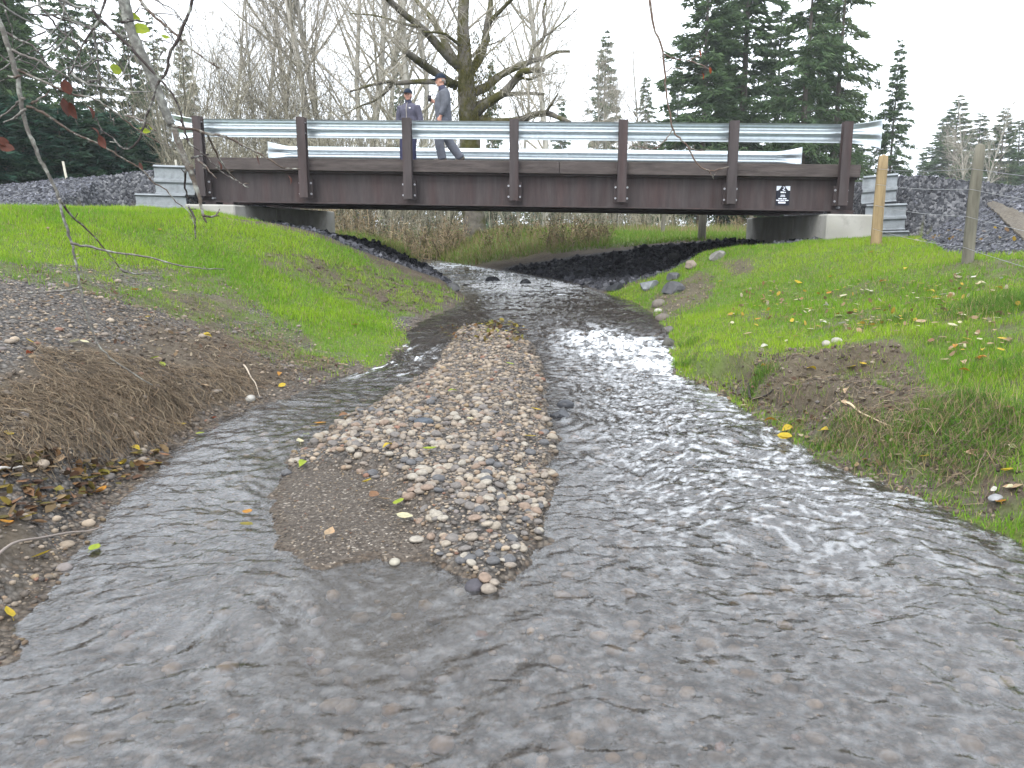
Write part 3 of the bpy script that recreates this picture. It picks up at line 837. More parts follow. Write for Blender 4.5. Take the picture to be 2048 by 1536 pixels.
# maker's plate: dark sheet with two pale top corners and rows of pale print
MAT["plate"] = M("dark_sign_plate", (.012, .014, .022), .45, var=.1)
MAT["plate_print"] = M("pale_sign_print", (.62, .64, .72), .5, var=.05)
pl_d, pl_w, pl_z = 4.77, .122, .635
plate = bbox_part("sign_plate", bridge, MAT["plate"], pl_d - .118, pl_d + .118, pl_w - .005, pl_w + .006, pl_z - .165, pl_z + .165)
plate["label"] = "small dark plate with pale print on the girder"
def prints(rects, name="print_mark"):
    for (x0, x1, z0, z1) in rects:
        mb = MB(); V, Q = box(pl_d + x0, pl_d + x1, pl_w - .009, pl_w - .0055, pl_z + z0, pl_z + z1); mb.add(B(V), None, Q)
        put(name, mb, MAT["plate_print"], plate)
prints([(-.045, .015, .045, .07), (.022, .045, .047, .065), (-.04, .035, .0, .012), (-.045, .04, -.022, -.012), (-.075, -.012, -.062, -.045), (.0, .065, -.062, -.045),
        (-.112, -.055, -.09, -.074), (-.04, .02, -.09, -.074), (.035, .1, -.09, -.074), (-.075, .05, -.135, -.105)])
for s in (-1, 1):     # pale corners with a curved inner edge
    mb = MB()
    arc = [(s * .118, .165), (s * .03, .165)] + [(s * (.035 + .05 * t), .165 - .075 * t ** .6) for t in (.25, .5, .75, 1)] + [(s * .118, .085)]
    V = np.array([(pl_d + a, pl_w - .0075, pl_z + b) for a, b in arc]); V = np.vstack([V, V.mean(0)])
    mb.add(B(V), [[7, i, (i + 1) % 7] for i in range(7)])
    put("print_mark", mb, MAT["plate_print"], plate)
mb = MB()     # the swash between the corners
S = smooth_line([(-.012, 0, .15), (.018, 0, .145), (.02, 0, .125), (.0, 0, .11), (-.004, 0, .098), (.022, 0, .088), (.03, 0, .092)], 4)
V, T, Q = tube(B(S * [1, 0, 1] + [pl_d, pl_w - .008, pl_z]), .008, 5); mb.add(V, T, Q)
put("print_mark", mb, MAT["plate_print"], plate)

# ------------------------------------------------------------------ abutments and wing walls
def block(name, label, d0, d1, w0, w1, z0, z1):
    o = thing(name, tuple(B([[(d0 + d1) / 2, (w0 + w1) / 2, z0]])[0]), label, "abutment")
    n = 3
    for k in range(n):
        a, b = w0 + (w1 - w0) * k / n, w0 + (w1 - w0) * (k + 1) / n
        bbox_part("concrete_block", o, MAT["concrete"], d0, d1, a + .004, b - .004, z0, z1, .025)
    for d in (d0 + .3, d1 - .3):
        bbox_part("bearing_pad", o, MAT["steel"], d - .1, d + .1, .02, .26, z1 + .001, z1 + .05)
    return o
block("concrete_abutment", "grey concrete footing block under the left end of the bridge", -5.95, -5.02, -.42, 5.9, -.42, .318)
block("concrete_abutment", "grey concrete footing block under the right end of the bridge", 5.40, 6.18, -.42, 5.9, -.62, .318)
def panel(parent, d0, d1, w, z0, h, tilt, sgn_d):
    """ribbed steel retaining sheet"""
    pts = [(0, 0), (.05, .03), (.0, .06), (0, .2), (.045, .235), (.045, .27), (0, .305), (0, .46), (.05, .49), (.0, .52)]
    s = h / .52
    a = [(w - p[0] * 1.0, z0 + p[1] * s) for p in pts]; b = [(q[0] + .006, q[1]) for q in a][::-1]
    prof = a + b
    V, Q = extrude_d(prof, d0, d1)
    V[:, 2] += tilt * (V[:, 0] - d0)
    V[:, 1] -= .10 * abs(tilt) * np.abs(V[:, 0] - (d0 if sgn_d > 0 else d1))
    mb = MB(); mb.add(B(V), None, Q)
    return put("steel_panel", mb, MAT["zinc_dull"], parent)
ww = thing("wing_wall", tuple(B([[-6.5, -.2, .1]])[0]), "ribbed grey steel wing wall panels stepping down at the left bridge end", "retaining wall")
panel(ww, -6.62, -5.88, -.10, .47, .55, -.02, -1)
panel(ww, -6.95, -6.0, -.22, .03, .47, -.01, -1)
ww = thing("wing_wall", tuple(B([[6.5, -.2, -.1]])[0]), "ribbed grey steel wing wall panels beside the wooden post at the right bridge end", "retaining wall")
panel(ww, 6.04, 6.62, -.14, .47, .50, .10, 1)
panel(ww, 6.10, 6.78, -.22, .02, .47, .05, 1)
panel(ww, 6.22, 6.82, -.30, -.38, .42, .04, 1)

# ------------------------------------------------------------------ fences and stakes
def wood_post(name, x, y, zb, hgt, r, lean, mat, label, group=None, parent=None, seed=0):
    rs = RS(seed)
    P = np.array([[x + lean * t, y + .02 * math.sin(3 * t), zb - .25 + (hgt + .25) * t] for t in np.linspace(0, 1, 9)])
    R = r * np.array([1.08, 1.05, 1.03, 1.01, 1, .99, .98, .96, .80])
    mb = MB(); V, T, Q = tube(P, R, 12, True, .03, rs); mb.add(V, T, Q)
    P2 = P[-1] + [0, 0, .025]; V[-1] = P2
    mb = MB(); mb.add(V, T, Q)
    o = put(name, mb, mat, parent, True, loc=(x, y, zb) if parent is None else None)
    if parent is None: tag(o, label, "post", group)
    return o
fp1 = at(1752, 492, 12.1); fp2 = at(1936, 524, 9.2); fp3 = np.array([5.05, 6.3, 1.0])
for p in (fp1, fp2, fp3): p[2] = terrain([p[0]], [p[1]])[0]
fence = thing("wire_fence", tuple(fp2), "wire fence on two round wooden posts along the right bank", "fence")
wood_post("fence_post", fp1[0], fp1[1], fp1[2], 1.26, .076, .0, MAT["post_new"], None, None, fence, 3)["label"] = "newer yellow brown round post"
wood_post("fence_post", fp2[0], fp2[1], fp2[2], 1.27, .062, -.0, MAT["post_old"], None, None, fence, 5)["label"] = "weathered grey round post"
wood_post("fence_post", fp3[0], fp3[1], fp3[2], 1.25, .065, .0, MAT["post_old"], None, None, fence, 6)
for k, hh in enumerate((.16, .50, .80, 1.02)):
    L = []
    for a, b in ((fp1, fp2), (fp2, fp3)):
        for t in np.linspace(0, 1, 12):
            p = a * (1 - t) + b * t
            L.append([p[0] - .07, p[1], p[2] + hh + (.06 if a is fp1 else .0) * (1 - t) - .03 * math.sin(math.pi * t)])
    mb = MB(); V, T, Q = tube(np.array(L), .0026, 4); mb.add(V, T, Q)
    put("wire", mb, MAT["wire"], fence)
for (px, py, Y, r, lab) in ((1325, 472, 28.0, .07, "slim grey field post seen under the bridge"), (1403, 482, 20.9, .10, "stout dark field post seen under the bridge"), (1500, 470, 29, .07, "grey field post seen beside the right abutment")):
    p = at(px, py, Y); p[2] = terrain([p[0]], [p[1]])[0]
    wood_post("field_post", p[0], p[1], p[2], 1.15, r, .02, MAT["post_old"], lab, "posts in the field behind the bridge", None, int(px))
MAT["stake"] = M("pale_survey_stake", (.42, .40, .33), .85, var=.2, vscale=12)
for (px, py, Y, hgt, lean, lab) in ((137, 368, 15.4, .31, -.06, "pale leaning survey stake on top of the left embankment"), (357, 342, 15.6, .20, -.04, "short pale stake beside the left wing wall")):
    p = at(px, py, Y)
    d_ = terrain([p[0]], [p[1]])[0]
    mb = MB(); V, T = bevel_box(-.02, .02, -.012, .012, -.25, hgt, .004)
    V[:, 0] += lean * np.maximum(V[:, 2], 0) / hgt
    mb.add(V + [p[0], p[1], d_], T)
    tag(put("survey_stake", mb, MAT["stake"], None, False, (p[0], p[1], d_)), lab, "stake")

# woven erosion mat laid down the right embankment
MAT["mat"] = M("tan_erosion_mat", (.105, .092, .075), .95, var=.35, vscale=30, bump=.6, bscale=60)
top_a, top_b = np.array([1972, 412.]), np.array([1986, 408.]); bot_a, bot_b = np.array([2046, 486.]), np.array([2086, 450.])
rows, colsn = 22, 8
pp = [(top_a * (1 - u) + bot_a * u) * (1 - v) + (top_b * (1 - u) + bot_b * u) * v for u in np.linspace(0, 1, rows) for v in np.linspace(0, 1, colsn)]
hp = hit(pp); hp[:, 2] += .03 + .02 * RS(4).uniform(size=len(hp))
Q = [[r * colsn + c, r * colsn + c + 1, (r + 1) * colsn + c + 1, (r + 1) * colsn + c] for r in range(rows - 1) for c in range(colsn - 1)]
mb = MB(); mb.add(hp, None, Q)
mb2 = hp - [0, 0, .02]; mb.add(mb2, None, [q[::-1] for q in Q])
tag(put("erosion_mat", mb, MAT["mat"], None, True, tuple(hp.mean(0))), "tan woven mat strip lying down the dark gravel slope at right", "mat")

# ------------------------------------------------------------------ stones
def stone_cols(rs, n, dark=0.0):
    pal = np.array([[.30, .28, .25], [.22, .21, .20], [.36, .33, .285], [.15, .15, .155], [.27, .225, .18], [.36, .34, .30], [.20, .20, .215], [.25, .16, .13], [.33, .28, .2]])
    p = np.array([.2, .18, .16, .1, .1, .1, .09, .03, .04])
    c = pal[rs.choice(len(pal), n, p=p / p.sum())] * rs.uniform(.75, 1.2, (n, 1))
    return c * (1 - dark)
def pts_in(poly, n, rs):
    p = np.array(poly); lo, hi = p.min(0), p.max(0)
    out = np.zeros((0, 2))
    while len(out) < n:
        c = rs.uniform(lo, hi, (n * 3, 2)); out = np.vstack([out, c[in_poly(c[:, 0], c[:, 1], poly)]])
    return out[:n]
rs = RS(101)
bar = thing("gravel_bar", (BAR[0][0], 6.0, float(zw(6.0))), "", "")
tag(bar, "low bar of mixed river pebbles in midstream with a sandy tongue", None, None, "structure")
def pebble_field(poly, n, smin, smax, rs, power=2.2, avoid_sand=True, dark=0, sand_only=False):
    p = pts_in(poly, n, rs)
    if avoid_sand or sand_only:
        isa = in_poly(p[:, 0], p[:, 1], SAND); d = seg_dist(p[:, 0], p[:, 1], SAND)
        dbb = seg_dist(p[:, 0], p[:, 1], BAR)
        inside = isa & ((d > rs.uniform(0, .12, len(p))) | (dbb < .14))
        p = p[inside] if sand_only else p[~inside]
    s = smin + (smax - smin) * rs.uniform(0, 1, len(p)) ** power
    z, _, _, _, db, *_r = terrain(p[:, 0], p[:, 1], True)
    S = np.stack([s, s * rs.uniform(.6, .95, len(p)), s * rs.uniform(.38, .65, len(p))], 1)
    tilt = rand_rot(rs, len(p)) * .0 + rot_z(rs.uniform(0, 6.28, len(p)))
    P = np.column_stack([p, z + S[:, 2] * rs.uniform(.1, .65, len(p))])
    wet = 1 - .5 * sstep(.10, .0, db)
    return P, S, tilt, stone_cols(rs, len(p), dark) * wet[:, None]
P, S, Rm, C = pebble_field(BAR, 5600, .009, .040, rs, 2.6)
# the 300 that show largest are parts of their own, sharing four shapes
show = S[:, 0] * S[:, 1] / (P[:, 1] ** 2)
order = np.argsort(-show)
big, rest = order[:300], order[300:]
shapes = []
for k in range(4):
    r2 = RS(900 + k); V = ICO2[0] * (1 + .10 * r2.uniform(-1, 1, (len(ICO2[0]), 1)))
    V = V * (1 + .12 * np.sin(V @ r2.normal(size=3) * 1.7 + k))[:, None]
    shapes.append((V, ICO2[1]))
PEB_MATS = []
for k, c in enumerate([(.19, .162, .134), (.125, .113, .104), (.225, .195, .157), (.085, .084, .086), (.175, .13, .10), (.235, .212, .178)]):
    PEB_MATS.append(M("pebble_tone_%d" % k, c, .72, var=.3, vscale=1.6, bump=.12, bscale=6))
peb_mesh = {}
for i in big:
    a, b = rs.randint(4), rs.randint(6)
    if (a, b) not in peb_mesh:
        peb_mesh[(a, b)] = mesh_from("pebble", shapes[a][0], shapes[a][1], np.zeros((0, 4), int), None, True)
        peb_mesh[(a, b)].materials.append(PEB_MATS[b])
    o = bpy.data.objects.new("pebble", peb_mesh[(a, b)]); COL.objects.link(o)
    o.parent = bar; o.location = P[i] - WLOC[bar]; o.scale = S[i]
    o.rotation_euler = (rs.uniform(-.25, .25), rs.uniform(-.25, .25), rs.uniform(0, 6.28))
mb = MB()
fr_ = P[rest][:, 1] > 5.6
scatter(mb, ICO2, P[rest][~fr_], S[rest][~fr_], Rm[rest][~fr_], C[rest][~fr_], .08, rs)
scatter(mb, ICO1, P[rest][fr_], S[rest][fr_], Rm[rest][fr_], C[rest][fr_], .10, rs)
P, S, Rm, C = pebble_field(BAR, 9000, .004, .013, rs, 1.4)
scatter(mb, ICO1, P, S, Rm, C, .1, rs)
P, S, Rm, C = pebble_field(SAND, 1600, .002, .010, rs, 2.5, False, .25, True)
scatter(mb, ICO1, P, S, Rm, C, .1, rs)
tag(put("gravel", mb, MAT["stone"], bar, True), kind="stuff")

# gravel strewn over the left bank and the stony margins, and cobbles on the stream bed
mb = MB()
cand = np.column_stack([rs.uniform(-5.8, -.4, 60000), rs.uniform(2.2, 10.5, 60000)])
z, wet, ds, ib, db, sa, em, fa = terrain(cand[:, 0], cand[:, 1], True)
gdn = grass_density(cand[:, 0], cand[:, 1])
gn = fbm(cand[:, 0] * 1.4, cand[:, 1] * 1.4, 71, 3)
wgt = (.38 + .62 * sstep(.36, .58, gn)) * (1 - .8 * gdn) * .75 + (1 - sstep(0, .3, ds)) * .6
ok = (~wet) & (~ib) & (rs.uniform(size=len(cand)) < wgt * .55 * np.clip(6.5 / cand[:, 1], .4, 1.6))
p, zz, d2 = cand[ok], z[ok], ds[ok]
s = .005 + .017 * rs.uniform(size=len(p)) ** 3.2
S = np.stack([s, s * rs.uniform(.6, 1, len(p)), s * rs.uniform(.4, .75, len(p))], 1)
cc = stone_cols(rs, len(p)) * (1 - .45 * sstep(.12, 0, d2))[:, None]
scatter(mb, ICO1, np.column_stack([p, zz + S[:, 2] * .4]), S, rot_z(rs.uniform(0, 6.28, len(p))), cc, .12, rs)
# a few larger cobbles
k = rs.choice(len(p), 170, replace=False); s = rs.uniform(.018, .046, 170)
S = np.stack([s, s * rs.uniform(.6, 1, 170), s * rs.uniform(.45, .7, 170)], 1)
scatter(mb, ICO2, np.column_stack([p[k], zz[k] + S[:, 2] * .3]), S, rot_z(rs.uniform(0, 6.28, 170)), stone_cols(rs, 170) * 1.1, .07, rs)
# right bank margin
cand = np.column_stack([rs.uniform(.8, 4.2, 16000), rs.uniform(2.6, 13.5, 16000)])
z, wet, ds, ib, db, sa, em, fa = terrain(cand[:, 0], cand[:, 1], True)
gdn = grass_density(cand[:, 0], cand[:, 1])
ok = (~wet) & (~ib) & (rs.uniform(size=len(cand)) < (.5 * (gdn < .25) + .35 * (ds < .12)))
p, zz = cand[ok], z[ok]
s = .005 + .02 * rs.uniform(size=len(p)) ** 3
S = np.stack([s, s * rs.uniform(.6, 1, len(p)), s * rs.uniform(.4, .75, len(p))], 1)
scatter(mb, ICO1, np.column_stack([p, zz + S[:, 2] * .35]), S, rot_z(rs.uniform(0, 6.28, len(p))), stone_cols(rs, len(p), .15), .12, rs)
tag(put("bank_gravel", mb, MAT["stone"], None, True), "loose small stones strewn over the creek banks", None, None, "stuff")

mb = MB()
cand = np.column_stack([rs.uniform(-3.2, 3.4, 6500), 1.7 + 9 * rs.uniform(size=6500) ** 1.5])
z, wet, ds, ib, db, sa, em, fa = terrain(cand[:, 0], cand[:, 1], True)
ok = wet & (ds > .05) & (rs.uniform(size=len(cand)) < np.where(z > zw(cand[:, 1]) - .05, .3, 1))
p, zz = cand[ok], z[ok]
s = .008 + .045 * rs.uniform(size=len(p)) ** 3.2
S = np.stack([s, s * rs.uniform(.6, 1, len(p)), s * rs.uniform(.35, .6, len(p))], 1)
zc = np.minimum(zz + S[:, 2] * .35, zw(p[:, 1]) - S[:, 2] - .012)
scatter(mb, ICO1, np.column_stack([p, zc]), S, rot_z(rs.uniform(0, 6.28, len(p))), stone_cols(rs, len(p), .1) * np.array([1.1, .98, .85]), .08, rs)
tag(put("creek_bed_cobbles", mb, MAT["stone"], None, True), "rounded cobbles on the creek bed under shallow water", None, None, "stuff")

# crushed dark rock on the embankments and under the bridge
mb = MB()
cand = np.column_stack([np.concatenate([rs.uniform(-14, -5.2, 30000), rs.uniform(4.2, 12, 30000), rs.uniform(-5.4, 5.8, 22000)]),
                        np.concatenate([rs.uniform(11.5, 16.5, 30000), rs.uniform(8, 15.5, 30000), rs.uniform(14.0, 20.6, 22000)])])
z, wet, ds, ib, db, sa, em, fa = terrain(cand[:, 0], cand[:, 1], True)
cw = (cand[:, 0] - BO[0]) * BN[0] + (cand[:, 1] - BO[1]) * BN[1]; cd = (cand[:, 0] - BO[0]) * BU[0] + (cand[:, 1] - BO[1]) * BU[1]
und = (cw > -.35) & (cw < 4.7 + .12 * cd) & (np.abs(cd) < 6) & (ds > .06)
ok = (~wet) & ((em & (cw < 1.5)) | und)
p, zz, uu = cand[ok], z[ok], und[ok]
pick = rs.uniform(size=len(p)) < np.where(uu, .45, .6); p, zz, uu = p[pick], zz[pick], uu[pick]
s = np.where(uu, .02 + .07 * rs.uniform(size=len(p)) ** 4, .012 + .022 * rs.uniform(size=len(p)) ** 2)
S = np.stack([s, s * rs.uniform(.6, 1, len(p)), s * rs.uniform(.5, .9, len(p))], 1)
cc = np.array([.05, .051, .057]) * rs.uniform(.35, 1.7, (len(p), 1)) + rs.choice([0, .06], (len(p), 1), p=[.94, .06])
cc = cc * np.where(uu, .9, 1.65)[:, None]  # same rock, but the bridge's shade is put into the stones' colour
ANG = (np.vstack([box(-1, 1, -1, 1, -1, 1)[0]]), np.array([[a, b, c] for q in CUBE_Q for a, b, c in ((q[0], q[1], q[2]), (q[0], q[2], q[3]))]))
ANG = (ANG[0] / 1.5, ANG[1])
scatter(mb, ANG, np.column_stack([p, zz + S[:, 2] * .25]), S, rand_rot(rs, len(p)), cc, .3, rs)
tag(put("crushed_rock", mb, MAT["crushed"], None, False), "dark crushed rock covering the road embankments and the ground under the bridge", None, None, "stuff")

# single rocks
def rock(px, py, Y, size, col, label, seed, wet=False, sink=.35, flat=.65, onwater=False, angular=True):
    r2 = RS(seed)
    V = ICO3[0].copy()
    for _ in range(9 if angular else 2):      # planes cut off the ball give a broken block
        n = r2.normal(size=3); n /= np.linalg.norm(n); d = r2.uniform(.55, .85) if angular else .9
        t = V @ n; V = V - np.maximum(0, t - d)[:, None] * n
    V = V * np.array([1, r2.uniform(.7, .95), flat]) * size
    a = r2.uniform(0, 6.28); V = np.einsum('ij,nj->ni', rot_z(np.array([a]))[0], V)
    if Y is None:
        p = hit([(px, py)])[0]
    else:
        p = at(px, py, Y)
    zg = terrain([p[0]], [p[1]])[0]
    p = np.array([p[0], p[1], zg - size * flat * sink + size * flat * .6])
    if onwater: p[2] = max(p[2], zw(p[1]) + .0 * size)
    mb = MB(); mb.add(V + p, ICO3[1], None, np.array(col))
    return tag(put("rock", mb, MAT["wetrock"] if wet else MAT["rock"], None, not angular, tuple(p)), label, "rock")
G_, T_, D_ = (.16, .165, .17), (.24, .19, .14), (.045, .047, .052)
rock(1298, 577, None, .21, (.20, .21, .215), "pale grey riprap rock at the foot of the black bank", 1)
rock(1345, 585, None, .21, (.10, .10, .105), "dark grey slab rock leaning against the pale grey riprap rock", 2)
rock(1383, 535, None, .16, (.29, .235, .19), "tan square riprap rock at the corner of the grass bank", 3)
rock(1436, 517, None, .17, (.24, .23, .21), "grey buff rock set in the grass above the riprap", 4)
rock(1348, 560, None, .16, (.12, .12, .125), "grey rock between the riprap blocks below the tan square rock", 5)
rock(1318, 612, None, .13, (.19, .165, .14), "rounded brown boulder at the right water's edge below the riprap", 6, angular=False)
rock(1316, 625, None, .06, (.5, .47, .43), "small whitish stone in front of the brown boulder", 7, angular=False)
rock(1326, 640, None, .11, (.17, .145, .125), "brown boulder half in water under the whitish stone", 8, angular=False)
rock(1336, 664, None, .10, (.13, .12, .11), "dark boulder at the grassy right waterline above the riffle", 9)
rock(1337, 690, None, .11, (.11, .105, .09), "mossy dark boulder beside the white riffle", 10)
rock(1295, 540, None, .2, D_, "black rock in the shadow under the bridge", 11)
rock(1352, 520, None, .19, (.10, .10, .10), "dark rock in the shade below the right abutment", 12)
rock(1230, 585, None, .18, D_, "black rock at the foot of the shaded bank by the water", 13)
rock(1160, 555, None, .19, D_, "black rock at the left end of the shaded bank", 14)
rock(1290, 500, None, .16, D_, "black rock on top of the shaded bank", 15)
rock(950, 1187, None, .050, (.085, .08, .09), "smooth dark purple stone at the downstream tip of the gravel bar", 16, angular=False, sink=.1)
rock(848, 848, None, .075, (.10, .115, .135), "blue grey slab lying on the gravel bar", 17, flat=.4)
rock(1131, 822, None, .075, D_, "round black wet stone in the water right of the gravel bar", 18, True, onwater=True, angular=False)
rock(1120, 842, None, .085, D_, "black wet stone at the right edge of the gravel bar", 19, True, onwater=True)
rock(1652, 695, None, .052, (.42, .39, .33), "left of two pale round stones on the dirt mound", 20, angular=False, sink=-.2)
rock(1673, 689, None, .055, (.44, .41, .35), "right of two pale round stones on the dirt mound", 21, angular=False, sink=-.2)
rock(501, 800, None, .05, (.42, .40, .36), "pale round stone at the left water's edge", 22, angular=False)
rock(985, 576, None, .16, D_, "low black rock breaking the riffle under the bridge", 23, True, onwater=True)
rock(1052, 580, None, .13, D_, "second low black rock breaking the riffle under the bridge", 24, True, onwater=True)
rock(905, 580, None, .15, (.10, .10, .10), "dark rock at the left waterline under the bridge", 25)
rock(765, 605, None, .10, (.09, .07, .05), "brown clod of earth on the left slope", 26)
rock(790, 1141, None, .028, (.4, .37, .3), "pale pebble at the wet foot of the sandy tongue", 27, angular=False)
rock(1995, 1000, None, .06, (.36, .36, .37), "pale grey stone in the grass at the right frame edge", 28, flat=.4)
# ------------------------------------------------------------------ trees
def conifer(seed, h, spread, n_whorl, dens, droop=.35, bare=.12, ragged=.35, sz=.30, taper=.8, cols=((.042, .072, .036), (.098, .145, .06))):
    """trunk and crown of a fir: drooping limbs hung with ragged sprays of needles"""
    rs = RS(seed)
    tr = MB()
    k = 9
    tz = np.linspace(0, 1, k)
    P = np.column_stack([.02 * h * (fbm(tz * 3, tz * 0, seed, 2) - .5), .02 * h * (fbm(tz * 3, tz * 0 + 9, seed, 2) - .5), tz * h])
    V, T, Q = tube(P, np.maximum(.012, .0135 * h * (1 - tz) ** .9 + .01), 7); tr.add(V, T, Q)
    cr = MB()
    SV, SN, SC_ = [], [], []
    for wi in range(n_whorl):
        t = bare + (1 - bare) * (wi + rs.uniform(-.3, .3)) / n_whorl
        t = min(max(t, bare), .995)
        L0 = spread * (1 - t) ** taper * (1.0 if t > .25 else .75 + t) + .15
        nb = rs.randint(4, 7)
        for b in range(nb):
            if rs.uniform() < ragged * .35: continue
            L = L0 * rs.uniform(1 - ragged, 1 + ragged * .5)
            az = rs.uniform(0, 6.283)
            up = rs.uniform(-.1, .25) + .5 * t
            c = np.array([np.interp(t, tz, P[:, 0]), np.interp(t, tz, P[:, 1]), t * h])
            dirv = np.array([math.cos(az), math.sin(az), up])
            n = 4
            s = np.linspace(0, 1, n)
            line = c + dirv * (s * L)[:, None] + np.array([0, 0, -1]) * (droop * L * s ** 1.8)[:, None]
            V, T, Q = tube(line, np.maximum(.006, .012 * L * (1 - s) + .004), 3, False); tr.add(V, None, Q)
            m = max(3, int(dens * L))
            ss = rs.uniform(.12, 1.02, m) ** .8
            base = np.stack([np.interp(ss, s, line[:, i]) for i in range(3)], 1)
            side = np.array([-math.sin(az), math.cos(az), 0])
            lat = rs.uniform(-1, 1, m) * .30 * L * (1.1 - ss)
            base = base + side * lat[:, None] + rs.normal(size=(m, 3)) * .04 * L
            base[:, 2] -= np.abs(lat) * .25
            dv = dirv * .7 + side * np.sign(lat)[:, None] * rs.uniform(.2, 1, (m, 1)) + rs.normal(size=(m, 3)) * .25
            dv[:, 2] -= droop * rs.uniform(.4, 2.2, m)
            dv /= np.linalg.norm(dv, axis=1)[:, None]
            wv = np.cross(dv, rs.normal(size=(m, 3))); wv /= np.linalg.norm(wv, axis=1)[:, None] + 1e-9
            ln = sz * rs.uniform(.6, 1.5, m); wd = ln * rs.uniform(.09, .20, m)
            a = base + wv * wd[:, None]; b_ = base - wv * wd[:, None]; tip = base + dv * ln[:, None]
            SV.append(np.stack([a, b_, tip], 1))
            f = rs.uniform(0, 1, (m, 1)) * (.4 + .6 * t)
            SC_.append(np.repeat((np.array(cols[0]) * (1 - f) + np.array(cols[1]) * f)[:, None, :], 3, 1))
    SV = np.concatenate(SV); SC_ = np.concatenate(SC_)
    cr.add(SV.reshape(-1, 3), np.arange(len(SV) * 3).reshape(-1, 3), None, SC_.reshape(-1, 3))
    return tr, cr
def plant(name, tr, cr, tmat, cmat, loc, label, cat="tree", group=None):
    o = thing(name, tuple(loc), label, cat, group)
    for nm, mb, mt, sm in (("trunk", tr, tmat, True), ("crown", cr, cmat, False)):
        if mb is None: continue
        V, T, Q, C = mb.arrays()
        link_mesh(nm, mesh_from(nm, V, T, Q, C, sm), mt, o)
    return o
def gpos(px, Y):
    x = (px - 1024) / F_PX * Y * 1.0
    # the pixel column at ground height
    p = at(px, 450, Y)
    return np.array([p[0], Y, terrain([p[0]], [Y])[0] - .05])
def top_h(py, Y, zb):
    return float(at(1024, py, Y)[2] - zb)
LN = MAT["needles"]; FB = MAT["fir_bark"]
firA = conifer(11, 1.0 * 22, 4.4, 54, 42, .35, .08, .5, .44, .75)
firB = conifer(12, 22, 4.0, 48, 40, .5, .10, .65, .46, .7)
firC = conifer(13, 22, 3.4, 44, 36, .55, .16, .8, .44, .65, ((.045, .07, .034), (.105, .14, .06)))
firY = conifer(14, 6, 1.75, 34, 60, .18, .02, .22, .27, .8, ((.02, .05, .035), (.045, .095, .062)))
firZ = conifer(15, 6, 1.6, 32, 56, .2, .02, .3, .27, .75, ((.022, .048, .03), (.055, .095, .05)))
protos = {"A": (firA, 22.), "B": (firB, 22.), "C": (firC, 22.), "Y": (firY, 6.), "Z": (firZ, 6.)}
first = {}
def fir(kind, px, Y, py_top, width, rot, label, group):
    loc = gpos(px, Y); hh = top_h(py_top, Y, loc[2]); s = hh / protos[kind][1]
    if kind not in first:
        tr, cr = protos[kind][0]
        o = plant("fir_tree", tr, cr, FB, LN, loc, label, "tree", group); first[kind] = o
        o.scale = (s * width, s * width, s); o.rotation_euler = (0, 0, rot)
    else:
        o = copy_tree(first[kind], tuple(loc), rot, (s * width, s * width, s), label)
        o["group"] = group
    return o
g = "tall firs behind the right half of the bridge"
fir("A", 1400, 47, -150, 1.05, .3, "tall dark fir behind the bridge, leftmost of the right group", g)
fir("B", 1478, 50, -220, 1.15, 1.4, "tall ragged fir second from the left in the right group", g)
fir("B", 1595, 45, -160, 1.0, 2.6, "tall straight fir with open hanging limbs above the right bridge span", g)
fir("C", 1658, 47, -160, .95, .9, "slender sparse fir with bare stem above the rightmost bridge bay", g)
fir("A", 1538, 60, -10, .95, 4.0, "dense fir filling the gap behind the tall straight fir", g)
fir("A", 1770, 58, 78, .72, 5.2, "pointed fir behind the flared right rail end", g)
fir("C", 1438, 62, 90, .9, 3.3, "dark fir half hidden behind the right group", g)
fir("A", 1690, 72, 170, 1.1, 2.2, "lower fir behind the rightmost bridge post", g)
g = "firs far behind the bridge"
fir("A", 1205, 78, 60, .75, 1.1, "pointed fir standing alone right of the mossy maple", g)
fir("B", 1285, 85, 150, .8, 2.1, "small far fir left of the hanging twig", g)
fir("A", 808, 70, 70, .55, .6, "far fir behind the two walkers", g)
fir("B", 985, 74, 120, .55, 3.6, "far fir behind the mossy maple trunk", g)
fir("A", 1120, 92, 190, .7, 5.0, "small far fir left of the pointed lone fir", g)
fir("A", 1345, 80, 120, .8, 2.9, "far fir behind the hanging twig", g)
g = "trees beyond the right embankment"
fir("A", 1895, 95, 190, 1.35, .4, "pale far fir above the weathered fence post", g)
fir("A", 1985, 92, 215, 1.35, 2.4, "rounded far fir right of the weathered fence post", g)
fir("B", 2050, 88, 270, 1.3, 1.0, "far fir cut by the right frame edge", g)
fir("A", 1835, 110, 300, .9, 4.4, "smallest far fir left of the pale far fir", g)
fir("A", 1940, 104, 225, 1.4, 4.9, "far fir between the pale and the rounded fir", g)
fir("A", 1872, 100, 232, 1.6, 1.7, "broad far fir at the left of the far right clump", g)
fir("B", 2018, 100, 238, 1.6, 3.7, "broad far fir at the right of the far right clump", g)
fir("B", 1440, 56, -60, 1.1, 5.5, "tall fir filling in behind the leftmost of the right group", "tall firs behind the right half of the bridge")
fir("A", 1620, 58, -20, 1.0, 1.2, "tall fir filling in behind the slender sparse fir", "tall firs behind the right half of the bridge")
g = "young dense firs on the left"
k = 0
names = ["at the left frame edge", "second from the left frame edge", "third from the left frame edge", "fourth from the left frame edge", "fifth from the left frame edge", "sixth from the left frame edge", "seventh from the left frame edge", "eighth from the left frame edge", "last before the steel wing wall", "hidden behind the crossing branches", "low beside the guardrail end"]
